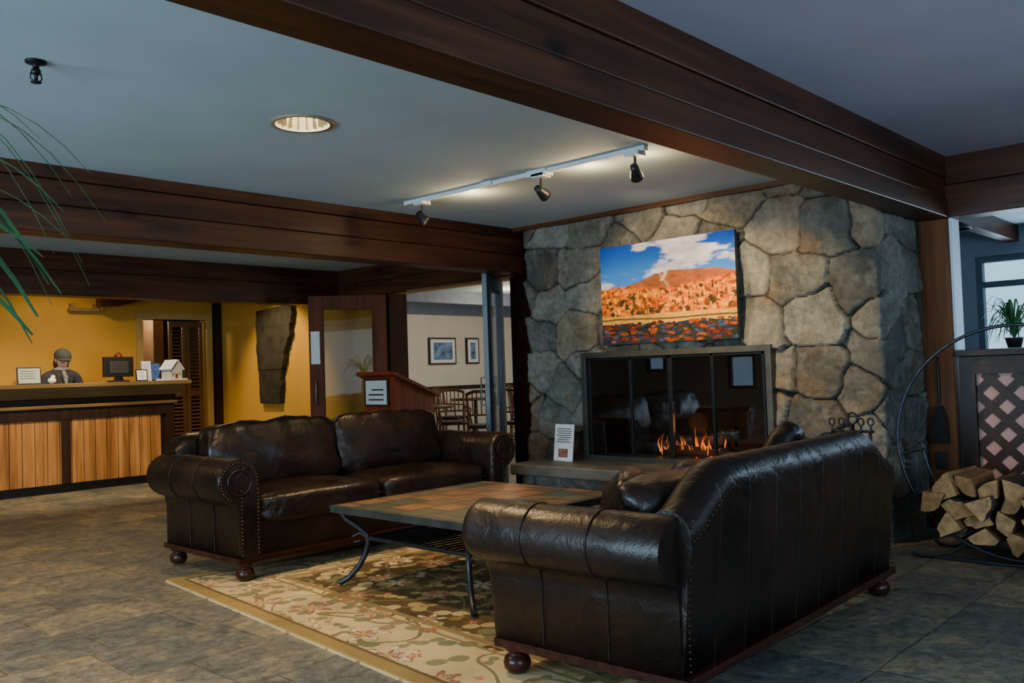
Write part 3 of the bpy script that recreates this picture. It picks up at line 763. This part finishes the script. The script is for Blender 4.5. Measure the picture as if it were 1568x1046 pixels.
def card(name,x,y,w,h,mats,rz=0,z=1.228):
    B=MB(); B.T=Matrix.Translation((x,y,z))@Matrix.Rotation(rz,4,'Z')@Matrix.Rotation(-.12,4,'X')
    B.box(-w/2,w/2,0,.012,0,h,0);B.box(-w/2+.012,w/2-.012,-.002,0,.012,h-.012,1)
    for k in range(4): B.box(-w/2+.03,w/2-.03-U(0,.04),-.003,-.002,h*.75-k*h*.14,h*.78-k*h*.14,0)
    B.prism([(.01,0),(.03,0),(.012,h*.4)],'x',-.006,.006,0)
    B.T=None; return B.make(name,mats)
bluep=plain('blue_brochure',(.03,.09,.30),.5)
card('framed_notice',3.56,10.62,.25,.19,[blackm,plain('notice_green',(.35,.45,.38),.6,0,.1)])
card('brochure_holder',5.00,10.62,.12,.22,[blackm,bluep],-.1)
card('brochure_holder.001',4.88,10.60,.12,.24,[whitem,plain('brochure_white',(.5,.55,.62),.5,0,.2)],.1)
card('brochure_holder.002',4.76,10.48,.14,.14,[blackm,paper])
B=MB(); B.sph((3.75,10.50,1.262),(.045,.05,.036),0,10);B.sph((3.80,10.56,1.252),(.03,.03,.026),1,10);B.sph((3.765,10.51,1.30),(.026,.026,.026),0,10);B.make('wrapped_treat_basket',[paper,mahog])
B=MB(); B.lathe([(.0001,0),(.06,0),(.062,.02),(.05,.04),(.035,.12),(.045,.20),(.055,.26),(.045,.33),(.02,.36),(.0001,.365)],(4.66,10.90,1.226),0,16); B.make('turned_wood_vase',mahog)
B=MB(); hx,hy=5.14,10.50; z=1.226
B.T=Matrix.Translation((hx,hy,z))@Matrix.Rotation(.4,4,'Z')
B.box(-.15,.15,-.11,.11,0,.02,1);B.box(-.10,.10,-.07,.07,.02,.13,0)
B.prism([(-.10,.13),(.10,.13),(0,.24)],'y',-.068,.068,0)
for s_ in(-1,1): B.obox((s_*.06,0,.188),(.165,.18,.014),RY(s_*.80),1)
B.box(.03,.06,-.02,.01,.18,.26,2)
B.box(-.02,.02,-.074,-.07,.02,.08,2)
for xx in(-.06,.06): B.box(xx-.015,xx+.015,-.074,-.07,.06,.10,3)
B.T=None;B.make('toy_cabin_model',[plain('cabin_wall',(.45,.40,.36),.6),whitem,mahog,plain('tiny_window',(.1,.25,.4),.3)])
B=MB()
for (a0,a1,z0,z1) in((5.37,5.46,0,2.17),(6.39,6.48,0,2.17),(5.46,6.39,2.08,2.17)): B.box(a0,a1,11.96,12.16,z0,z1,0)
B.make('door_frame_trim',plain('olive_trim',(.45,.29,.08),.5,0,.05))
B=MB()
for k in range(2):
    xa=5.86+k*.26
    B.box(xa,xa+.05,12.04,12.07,.01,2.06,0);B.box(xa+.20,xa+.25,12.04,12.07,.01,2.06,0)
    for z in(.01,1.0,1.98): B.box(xa+.05,xa+.20,12.04,12.07,z,z+.08,0)
    for q in range(36): 
        z=.11+q*.052
        if z<1.96: B.obox((xa+.125,12.055,z),(.15,.03,.006),RX(.6),0)
B.make('door_1',wood('louvre_wood',(.10,.05,.016),(.20,.10,.04),'z',5,.5))
B=MB(); B.box(4.8,5.2,12.16,14,0,2.6);B.box(6.8,6.9,12.16,14,0,2.6);B.box(4.8,6.9,14,14.1,0,2.6);B.box(4.8,6.9,12.16,14,2.6,2.7); B.box(5.9,6.05,12.6,13.9,0,2.6,0); B.box(4.8,6.9,12.15,14.1,-.1,0,2); B.box(5.5,5.62,13.2,13.3,0,2.6,1)
B.make('wall_back_hall',[plain('hall_wall',(.18,.10,.04),.8),plain('hall_bright',(.7,.6,.4),.7),slate])
B=MB(); B.prism([(4.75,2.48),(5.65,2.48),(5.6,2.40),(5.3,2.3),(5.0,2.22),(4.75,2.20)],'y',11.6,11.75,0); B.make('wood_bracket_beam',beam_x,bevel=.005)
B=MB(); B.box(4.48,4.86,11.88,12.0,2.16,2.20,0);B.box(4.5,4.54,11.9,12.0,2.20,2.26,0);B.box(4.8,4.84,11.9,12.0,2.20,2.26,0);B.make('wall_shelf_light',plain('brass_fixture',(.35,.25,.1),.4,.5))
B=MB()
Ledge=[(2.13,.0),(2.05,.01),(1.9,-.01),(1.75,.01),(1.6,.0),(1.48,.02),(1.35,.03),(1.2,.04),(1.05,.06),(.95,.05),(.87,.07)]
Redge=[(2.19,.86),(2.08,.87),(1.96,.85),(1.88,.80),(1.78,.81),(1.72,.76),(1.62,.72),(1.55,.66),(1.45,.67),(1.33,.60),(1.2,.57),(1.08,.58),(.96,.55),(.87,.54)]
def ei(E,z):
    for (za,xa),(zb,xb) in zip(E,E[1:]):
        if zb<=z<=za: return xa+(xb-xa)*(za-z)/(za-zb)
    return E[0][1] if z>E[0][0] else E[-1][1]
nb_=11
zz=[.87+(2.13-.87)*k/nb_ for k in range(nb_+1)]
for k in range(nb_):
    za,zb=zz[k],zz[k+1]+.0005
    pl=[]; M_=5
    for q in range(M_+1):
        z=za+(zb-za)*q/M_; pl.append((10.85-ei(Ledge,z)+U(-.006,.006),z))
    for q in range(M_,-1,-1):
        z=za+(zb-za)*q/M_; pl.append((10.85-ei(Redge,z)+U(-.012,.012),z+(.05 if k==nb_-1 and q==M_ else 0)))
    B.prism(pl,'x',6.53-U(0,.016),6.60,0)
B.make('state_shape_wall_sculpture',plain('dark_slate_wood',(.022,.019,.012),.6,0,.6,6,.7))

# ------------------------------------------------------------------ glazed doors
def leaf(name,hx,hy,ex,ey,handle,wm):
    B=MB(); d=Vector((ex-hx,ey-hy,0)); L=d.length; ang=math.atan2(d.y,d.x)
    B.T=Matrix.Translation((hx,hy,0))@Matrix.Rotation(ang,4,'Z')
    t=.022; st=.15
    B.box(0,st,-t,t,.012,2.12,0);B.box(L-st,L,-t,t,.012,2.12,0);B.box(st,L-st,-t,t,1.98,2.12,0);B.box(st,L-st,-t,t,.012,.26,0)
    B.box(st,L-st,-.004,.004,.26,1.98,1)
    for s_ in(-1,1):
        B.tube([(L-.07,s_*t,1.15),(L-.07,s_*.07,1.15),(L-.07,s_*.07,.90),(L-.07,s_*t,.90)],.009,2)
        for (a0,a1,z0,z1) in ((st,st+.015,.26,1.98),(L-st-.015,L-st,.26,1.98),(st,L-st,1.965,1.98),(st,L-st,.26,.275)): B.box(a0,a1,s_*(t+.004)-.004,s_*(t+.004)+.004,z0,z1,0)
    B.box(L-.12,L-.02,-t-.003,t+.003,1.35,1.72,3) if handle else None
    B.T=None
    return B.make(name,[wm,gls,steel,paper],bevel=.003)
leaf('door_2',6.44,7.93,5.78,8.50,True,doorwood)
leaf('door_3',6.44,6.12,5.74,5.66,False,plain('blue_lit_door_tint',(.06,.08,.11),.4,0,.2))  # blue light on the free stile is put into this leaf's colour
B=MB(); B.box(6.50,6.77,7.955,8.0,0,2.14);B.box(6.50,6.60,8.0,8.10,0,2.14);B.box(6.50,6.60,5.93,6.05,0,2.14);B.box(6.45,6.60,5.60,5.93,0,2.14);B.make('door_frame_jambs',plain('jamb_stain',(.030,.010,.005),.7,0,.3,6,0,.1),bevel=.004)
B=MB()
B.prism([(5.62,.08),(6.12,.08),(6.12,.98),(5.62,1.2)],'y',6.82,7.32,0)
B.prism([(5.57,1.205),(6.17,.965),(6.17,.995),(5.57,1.24)],'y',6.77,7.37,0)
B.box(5.58,6.16,6.78,7.36,0,.08,0); B.box(5.60,5.62,6.87,7.27,.18,.80,0)
B.box(5.60,5.612,6.90,7.28,.89,1.17,1);B.box(5.596,5.60,6.925,7.255,.91,1.15,2)
for k in range(3): B.box(5.594,5.596,6.97,7.21-.05*(k==2),.95+k*.05,.965+k*.05,1)
B.make('host_podium',[mahog,blackm,plain('sign_mint',(.42,.55,.58),.5,0,.05)],bevel=.005)
def chairmesh():
    B=MB()
    for sx in(-1,1):
        B.tube([(sx*.20,-.20,0),(sx*.19,-.19,.44)],[.014,.02],0,8)
        B.tube([(sx*.19,.22,0),(sx*.185,.19,.45),(sx*.20,.25,.92)],[.015,.02,.016],0,8)
        B.tube([(sx*.195,-.19,.2),(sx*.187,.205,.2)],.01,0,6)
        B.tube([(sx*.20,-.15,.45),(sx*.24,-.14,.66),(sx*.22,.22,.68)],.013,0,6)
    B.tube([(-.19,0,.2),(.19,0,.2)],.01,0,6)
    B.cushion((0,0,.455),(.46,.45,.06),1,None,5,.2,2,8,.0)
    B.tube([(-.21,.245,.90),(-.1,.285,.94),(.1,.285,.94),(.21,.245,.90)],.022,0,8)
    B.tube([(-.19,.225,.62),(0,.25,.62),(.19,.225,.62)],.013,0,6)
    for k in range(5):
        x=-.12+.06*k; B.tube([(x,.24,.62),(x,.275,.93)],.009,0,6)
    return B
chw=wood('chair_wood',(.07,.028,.010),(.16,.065,.025),'z',5,.4)
ch0=chairmesh().make('dining_chair',[chw,leath],M=Matrix.Translation((8.75,8.7,0))@Matrix.Rotation(2.2,4,'Z'))
for i,(x,y,a) in enumerate([(9.2,9.8,-.6),(9.5,8.7,1.6),(10.2,9.2,2.9),(10.2,10.9,.4),(9.3,10.7,2.6),(11.7,10.6,1.0)]):
    o_=bpy.data.objects.new('dining_chair.%03d'%(i+1),ch0.data); COL.objects.link(o_); o_.location=(x,y,0); o_.rotation_euler=(0,0,a)
def dtable(n,x,y):
    B=MB(); B.lathe([(.0001,.72),(.44,.72),(.45,.735),(.45,.75),(.0001,.75)],(x,y,0),0,32);B.lathe([(.03,.72),(.03,.1),(.05,.06),(.24,.02),(.26,0),(.0001,0)],(x,y,0),1,20);B.make(n,[chw,iron])
dtable('dining_table',8.3,9.5)
dtable('dining_table.001',10.95,11.1)
def fpic(name,x0,x1,z0,z1):
    B=MB(); B.box(x0,x1,11.90,11.939,z0,z1,0);B.box(x0+.03,x1-.03,11.896,11.90,z0+.03,z1-.03,1);B.box(x0+.10,x1-.10,11.893,11.896,z0+.09,z1-.09,2);return B.make(name,[blackm,paper,plain('print_blue',(.12,.22,.38),.5,0,.9,7)])
fpic('framed_print',10.62,11.28,1.36,1.85);fpic('framed_print.001',11.55,11.88,1.36,1.85)

# ------------------------------------------------------------------ log hoop and firewood
B=MB(); cy,cz_,rr=1.34,.705,.665
def arc(xx,a0,a1,n,r_=rr): return [(xx,cy+r_*math.cos(math.radians(a0+(a1-a0)*k/n)),cz_+r_*math.sin(math.radians(a0+(a1-a0)*k/n))) for k in range(n+1)]
B.tube(arc(5.60,0,360,72)[:-1],.010,0,8,closed=True)
B.tube(arc(6.02,185,355,40),.010,0,8)
for t in (-90,-60,-120,-150,-30,188,-8):
    t=math.radians(t); p=(cy+rr*math.cos(t),cz_+rr*math.sin(t)); B.tube([(5.60,p[0],p[1]),(6.02,p[0],p[1])],.009,0,6)
for xx in(5.60,6.02):
    for s_ in(-1,1):
        B.tube([(xx,cy+s_*.30,.11),(xx,cy+s_*.38,.05),(xx,cy+s_*.5,.012),(xx,cy+s_*.58,.012),(xx,cy+s_*.61,.03)],.012,0,8)
    B.tube([(xx,cy-.5,.012),(xx,cy+.5,.012)],.01,0,6)
B.make('log_hoop_rack',hoopm)
endm=plain('split_wood_end',(.50,.29,.12),.8,0,.35,25,.4)
splitm=wood('split_wood_side',(.22,.10,.035),(.46,.24,.09),'x',7,.85,0,None,.5)
bark=plain('bark',(.07,.042,.026),.95,0,.5,25,.9)
B=MB()
row=0; z=.135
while z<.50:
    half=math.sqrt(max(0,(rr-.035)**2-(z-cz_+0.01)**2))
    y=cy-half+.06+(row%2)*.03
    while y<cy+half-.03:
        R0=U(.062,.095); a0=U(0,6.28); span=U(1.1,2.0); n=7
        poly=[(0,0)]+[(R0*1.5*math.cos(a0+span*k/n)*U(.92,1.06),R0*1.5*math.sin(a0+span*k/n)*U(.92,1.06)) for k in range(n+1)]
        mx_=sum(p[0] for p in poly)/len(poly); my_=sum(p[1] for p in poly)/len(poly)
        poly=[(p[0]-mx_,p[1]-my_) for p in poly]
        x0_=U(5.44,5.58); x1_=U(5.98,6.08); sk=U(-.05,.05)
        nn=len(poly); tl=U(-.03,.03); A=[(x0_+tl*p[0]/R0,y+p[0],z+p[1]+U(-.003,.003)) for p in poly]; Bv=[(x1_,y+p[0]*.95+sk,z+p[1]*.95) for p in poly]
        o=len(B.v); B.v+=A+Bv
        for k in range(nn):
            B.f.append([o+k,o+nn+k,o+nn+(k+1)%nn,o+(k+1)%nn]); B.m.append(2 if 0<k<nn-1 else 1); B.s.append(False)
        B.f.append([o+k for k in range(nn)]);B.m.append(0);B.s.append(False)
        B.f.append([o+nn+k for k in range(nn)][::-1]);B.m.append(0);B.s.append(False)
        y+=R0*1.72
    z+=.103; row+=1
B.make('firewood_stack',[endm,splitm,bark],bevel=.003)
B=MB(); x=6.578; y=2.06
B.tube([(x,y,1.14),(x,y,.86)],.008,0,8); B.tube([(x,y,1.14),(x-.008,y,1.17),(x,y,1.2),(x+.008,y,1.17)],.005,0,6); B.box(x-.004,6.6,y-.004,y+.004,1.185,1.193,0)
B.prism([(y-.02,.86),(y+.02,.86),(y+.05,.76),(y+.055,.60),(y-.055,.60),(y-.05,.76)],'x',x-.025,x+.018,1)
B.make('hearth_broom',[iron,plain('bristles',(.02,.016,.012),.9,0,.4,40,.8)])
B=MB(); B.box(6.585,6.6,2.03,2.10,.42,.54); B.make('wall_outlet_plate',blackm)
B=MB(); tx,ty=5.45,2.22
B.lathe([(.0001,0),(.11,0),(.11,.015),(.03,.03),(.012,.05),(.012,.80),(.0001,.80)],(tx,ty,0),0,16)
B.tube([(tx,ty-.13,.76),(tx,ty+.13,.76)],.008,0,6)
ring=[(tx,ty+.03*math.cos(t),.84+.035*math.sin(t)) for t in [2*math.pi*k/16 for k in range(16)]]; B.tube(ring,.006,0,6,closed=True)
for k,yy in enumerate((-.12,-.06,.06,.12)):
    B.tube([(tx-.02,ty+yy,.80),(tx-.02,ty+yy,.12)],.006,0,6)
    B.tube([(tx-.02,ty+yy+.018*math.cos(t),.82+.022*math.sin(t)) for t in [2*math.pi*q/12 for q in range(12)]],.005,0,6,closed=True)
    B.tube([(tx-.02,ty+yy,.76),(tx-.05,ty+yy,.75),(tx-.05,ty+yy,.72)],.004,0,5)
B.box(tx-.035,tx-.01,ty+.085,ty+.155,.06,.2);B.prism([(ty-.155,.06),(ty-.085,.06),(ty-.09,.2),(ty-.15,.2)],'x',tx-.03,tx-.015,0)
B.make('fireplace_tool_set',iron)

# ------------------------------------------------------------------ plants
leafm=plain('leaf_green',(.035,.14,.05),.35,0,.4,12)
soil=plain('soil',(.03,.02,.015),.95,0,.3,30)
terr=plain('terracotta',(.28,.12,.06),.8,0,.1)
def blade(B,base,tip,rise,w,mi=0,n=14):
    b_=Vector(base);t=Vector(tip); pts=[]
    for k in range(n+1):
        q=k/n; p=b_.lerp(t,q); p.z+=rise*4*q*(1-q); pts.append(p)
    B.ribbon(pts,lambda q:w*(math.sin(math.pi*min(1,q*.9+.08))**.6)+.0005,mi)
B=MB(); pc=Vector((.16,1.85,0))
B.lathe([(.0001,0),(.15,0),(.19,.30),(.21,.40),(.22,.42),(.19,.42),(.18,.38),(.0001,.38)],pc,1,28); B.lathe([(.0001,.385),(.185,.385)],pc,2,20)
cr=pc+Vector((0,0,1.22))
for k in range(5):
    a=k*1.256; B.tube([pc+Vector((.04*math.cos(a),.04*math.sin(a),.38)),pc+Vector((.05*math.cos(a),.05*math.sin(a),.8)),cr+Vector((.02*math.cos(a),.02*math.sin(a),-.02))],.011,3,8)
spec=[((.60,1.44,1.46),.30,.0055),((.585,1.50,1.40),.36,.005),((.56,1.47,1.50),.30,.006),((.54,1.47,1.345),.24,.014),((.515,1.50,1.31),.24,.022),((.525,1.48,1.36),.28,.016),
 ((.56,1.55,1.42),.34,.007),((.57,1.42,1.53),.26,.006),((.51,1.46,1.40),.16,.020),((.50,1.48,1.28),.17,.022),((.53,1.52,1.60),.24,.007),((.55,1.46,1.43),.20,.008),((.50,1.55,1.45),.22,.017),
 ((.58,1.46,1.36),.38,.004),((.545,1.52,1.33),.33,.006),((.535,1.44,1.47),.22,.011),((.52,1.54,1.27),.26,.014)]
for (t,rs_,w) in spec: blade(B,cr+Vector((U(-.02,.02),U(-.02,.02),0)),t,rs_,w)
for k in range(26):
    a=U(1.2,5.2); L=U(.35,.6); blade(B,cr,(cr.x+L*math.cos(a),cr.y+L*math.sin(a),cr.z+U(-.15,.25)),U(.15,.35),U(.006,.014))
B.make('potted_palm',[leafm,terr,soil,plain('palm_stem',(.10,.12,.04),.7)])
B=MB(); pc=Vector((6.70,1.60,1.247))
B.lathe([(.0001,0),(.04,0),(.055,.06),(.06,.07),(.045,.07),(.04,.06),(.0001,.06)],pc,1,20)
for k in range(60):
    a=U(0,6.28);L=U(.10,.30); blade(B,pc+Vector((0,0,.06)),(pc.x+L*.6*math.cos(a),pc.y+L*math.sin(a),pc.z+U(.02,.30)),U(.08,.18),U(.005,.009))
B.make('potted_spider_plant',[leafm,blackm])
B=MB(); B.lathe([(.0001,.0),(.09,-.01),(.12,-.05),(.11,-.05),(.08,-.02)],(8.2,2.36,2.34),0,20); B.make('sunroom_ceiling_lamp',blackm)

# ------------------------------------------------------------------ receptionist
skin=plain('skin',(.62,.38,.28),.5,0,.08); cloth=plain('dark_sweater',(.035,.037,.045),.9,0,.3,30,.3); capm=plain('grey_cap',(.06,.066,.062),.9,0,.2,40,.3); hairm=plain('brown_hair',(.05,.028,.015),.6,0,.3,60); shirt=plain('patterned_scarf',(.25,.25,.26),.8,0,.8,60); trousers=plain('dark_trousers',(.02,.022,.03),.9)
per=empty('receptionist_person',(4.14,11.33,0))
def skinned(name,vs,es,rs_,mat,parent,root=0,sub=2):
    me=bpy.data.meshes.new(name); me.from_pydata(vs,es,[]); me.materials.append(mat)
    ob=bpy.data.objects.new(name,me); COL.objects.link(ob); ob.parent=parent
    m=ob.modifiers.new('skin','SKIN'); m.use_smooth_shade=True
    for i,sv in enumerate(me.skin_vertices[0].data):
        r_=rs_[i]; sv.radius=(r_,r_) if not isinstance(r_,tuple) else r_; sv.use_root=(i==root)
    s_=ob.modifiers.new('sub','SUBSURF'); s_.levels=sub; s_.render_levels=sub
    return ob
tv=[(0,0,.90),(0,0,1.02),(0,-.01,1.16),(0,-.02,1.28),(0,-.035,1.36),(0,-.06,1.42),
 (.10,-.02,1.33),(.175,-.02,1.31),(.225,-.03,1.15),(.24,-.05,1.02),(.19,-.16,.98),(.13,-.27,.955),
 (-.10,-.02,1.33),(-.175,-.02,1.31),(-.225,-.03,1.15),(-.24,-.05,1.02),(-.19,-.16,.98),(-.13,-.27,.955)]
te=[(0,1),(1,2),(2,3),(3,4),(4,5),(3,6),(6,7),(7,8),(8,9),(9,10),(10,11),(3,12),(12,13),(13,14),(14,15),(15,16),(16,17)]
tr=[(.15,.11),(.135,.10),(.145,.11),(.15,.11),(.075,.07),(.055,.055),.09,.07,.055,.048,.042,.032,.09,.07,.055,.048,.042,.032]
skinned('torso_and_arms',tv,te,tr,cloth,per)
lv=[(0,0,.92),(.09,0,.86),(.10,-.01,.48),(.10,.02,.08),(.10,-.14,.035),(-.09,0,.86),(-.10,-.01,.48),(-.10,.02,.08),(-.10,-.14,.035)]
skinned('legs',lv,[(0,1),(1,2),(2,3),(3,4),(0,5),(5,6),(6,7),(7,8)],[(.14,.10),.085,.058,.04,.033,.085,.058,.04,.033],trousers,per)
for s_,nm in((1,'hand_left'),(-1,'hand_right')):
    w=Vector((s_*.13,-.27,.955)); d=Vector((-s_*.35,-.93,-.08)).normalized(); sd=Vector((s_*.93,-.35,0)).normalized()
    vs=[tuple(w),tuple(w+d*.04),tuple(w+d*.075)]; es=[(0,1),(1,2)]; rs_=[.024,.028,.026]
    for k,(o_,l) in enumerate(((-.03,.062),(-.01,.072),(.01,.066),(.03,.052))):
        i=len(vs); b0=w+d*.08+sd*o_; vs+=[tuple(b0),tuple(b0+d*l*.5+Vector((0,0,.006))),tuple(b0+d*l*.85+Vector((0,0,-.010)))]; es+=[(2,i),(i,i+1),(i+1,i+2)]; rs_+=[.0095,.0085,.0075]
    i=len(vs); b0=w+d*.035-sd*.03; vs+=[tuple(b0),tuple(b0-sd*.02+d*.03)]; es+=[(1,i),(i,i+1)]; rs_+=[.011,.009]
    skinned(nm,vs,es,rs_,skin,per,0,1)
HM=Matrix.Translation((0,-.085,1.515))@Matrix.Rotation(.30,4,'X')
B=MB(); B.T=HM
def hd(d):
    d=d.copy()
    if d.z<0: d.x*=1+.32*d.z; d.y*=(1+.12*d.z)
    if d.y<0: d.y*=.93
    return d
B.sph((0,0,0),(.078,.098,.118),0,28,None,hd)
B.lathe([(.05,-.14),(.048,-.06)],(0,.02,0),0,16)
B.sph((0,-.098,-.012),(.013,.022,.016),0,10);B.sph((0,-.09,.012),(.009,.014,.028),0,10)
for s_ in(-1,1):
    B.sph((s_*.077,.005,-.005),(.010,.020,.030),0,10)
    B.sph((s_*.03,-.083,.012),(.013,.008,.008),2,8);B.sph((s_*.03,-.091,.012),(.005,.003,.005),3,8)
    B.tube([(s_*.03+.024*math.cos(t),-.103,.010+.018*math.sin(t)) for t in [2*math.pi*q/14 for q in range(14)]],.0028,3,6,closed=True)
    B.tube([(s_*.054,-.100,.012),(s_*.080,-.04,.014),(s_*.08,.01,.008)],.0022,3,6)
    B.sph((s_*.03,-.090,.036),(.016,.006,.004),1,8)
B.tube([(-.008,-.105,.012),(.008,-.105,.012)],.0025,3,6)
B.sph((0,-.088,-.052),(.022,.008,.0045),4,10);B.sph((0,-.086,-.060),(.018,.008,.005),4,10)
B.sph((0,.022,.012),(.086,.088,.105),1,20)
for s_ in(-1,1): B.sph((s_*.066,.03,-.05),(.022,.045,.065),1,12)
B.sph((0,.01,.045),(.095,.108,.090),5,24,None,lambda d:Vector((d.x,d.y,max(d.z,-.1))))
B.lathe([(.094,0),(.097,.004),(.097,.018),(.093,.022)],(0,.006,.035),5,24)
vv=[];K=12
for k in range(K+1):
    a=math.pi+math.pi*k/K; vv.append((.085*math.cos(a),.092*math.sin(a),.042)); vv.append((.088*math.cos(a),.09*math.sin(a)-.05*abs(math.sin(a)),.030))
B.add(vv,[(2*k,2*k+1,2*k+3,2*k+2) for k in range(K)],5,True); B.add([(x,y,z-.006) for (x,y,z) in vv],[(2*k+2,2*k+3,2*k+1,2*k) for k in range(K)],5,True)
B.T=None
B.make('head',[skin,hairm,paper,blackm,plain('lips',(.40,.14,.12),.5),capm],parent=per)
B=MB(); B.tube([(.07*math.cos(t),-.045+.06*math.sin(t),1.395-.012*math.sin(t)) for t in [2*math.pi*q/20 for q in range(20)]],.024,0,10,closed=True); B.tube([(.0,-.10,1.38),(.015,-.135,1.30),(.02,-.14,1.2)],[.02,.03,.012],0,8); B.make('scarf',shirt,parent=per)

# ------------------------------------------------------------------ lights
def area(name,loc,target,sx,sy,p,c):
    l=bpy.data.lights.new(name,'AREA'); l.shape='RECTANGLE'; l.size=sx; l.size_y=sy; l.energy=p; l.color=c
    o=bpy.data.objects.new(name,l); COL.objects.link(o); o.location=loc; o.rotation_euler=(Vector(target)-Vector(loc)).to_track_quat('-Z','Y').to_euler(); return o
def spot(name,loc,target,p,c,ang,blend=.6,r=.03):
    l=bpy.data.lights.new(name,'SPOT'); l.energy=p; l.color=c; l.spot_size=math.radians(ang); l.spot_blend=blend; l.shadow_soft_size=r
    o=bpy.data.objects.new(name,l); COL.objects.link(o); o.location=loc; o.rotation_euler=(Vector(target)-Vector(loc)).to_track_quat('-Z','Y').to_euler(); return o
def point(name,loc,p,c,r=.05):
    l=bpy.data.lights.new(name,'POINT'); l.energy=p; l.color=c; l.shadow_soft_size=r
    o=bpy.data.objects.new(name,l); COL.objects.link(o); o.location=loc; return o
cool=(.58,.80,1.0); warm=(1,.66,.30)
area('daylight_window_1',(-2.97,2.9,1.45),(3,2.9,1.45),4.5,1.4,320,cool)
area('daylight_window_4',(0,-2.97,1.45),(0,3,1.45),2.9,1.4,120,cool)
area('daylight_window_5',(4.0,-2.97,1.5),(4.0,3,1.5),3.5,1.5,38,(.62,.80,1.0))
area('daylight_window_6',(9.95,0,1.6),(6,0,1.4),5,1.2,110,cool)
spot('track_spot',(4.34,3.69,2.31),(5.86,3.75,1.80),145,warm,60)
spot('track_spot.001',(4.34,2.98,2.31),(5.9,3.0,1.25),175,warm,66)
spot('track_spot.002',(4.32,4.80,2.28),(4.2,4.3,0.4),90,warm,90)
point('spot_spill',(4.42,3.40,2.36),7,warm,.03); point('spot_spill.001',(4.42,4.45,2.36),7,warm,.03); point('spot_spill.002',(4.46,3.0,2.36),4,warm,.03)
spot('downlight_lamp',(2.55,3.76,2.46),(2.55,3.76,0),170,warm,120,.8,.08)
spot('downlight_lamp.001',(1.0,6.9,2.46),(1.0,6.9,0),210,warm,130,.8,.08)
spot('downlight_lamp.002',(3.9,7.2,2.46),(3.9,7.2,0),115,warm,130,.8,.08)
spot('downlight_lamp.003',(0.6,4.2,2.46),(0.6,4.2,0),210,warm,130,.8,.08)
spot('sculpture_spot',(5.5,10.2,2.42),(6.6,10.3,1.2),130,(1,.75,.35),80)
spot('counter_spot',(3.0,9.4,2.44),(3.0,10.6,.6),170,(1,.76,.44),100); spot('counter_spot.001',(4.6,9.4,2.44),(4.6,10.6,.6),170,(1,.76,.44),100)
spot('counter_spot.002',(4.2,11.0,2.44),(4.3,11.9,.8),26,(1,.76,.42),140)
point('hall_lamp',(5.55,12.7,2.2),30,(1,.85,.6),.1)
point('fire_glow',(6.0,3.65,.75),4,(1,.35,.08),.08)
area('dining_daylight',(10.5,5.0,1.6),(10.5,11,1.3),4,1.5,115,(1,.93,.84))
point('dining_lamp',(10.3,9.5,2.2),42,(1,.80,.54),.2)
w=bpy.data.worlds.new('sky'); S.world=w; w.use_nodes=True
bg=w.node_tree.nodes['Background']; bg.inputs[0].default_value=(.56,.83,1,1); bg.inputs[1].default_value=1.7
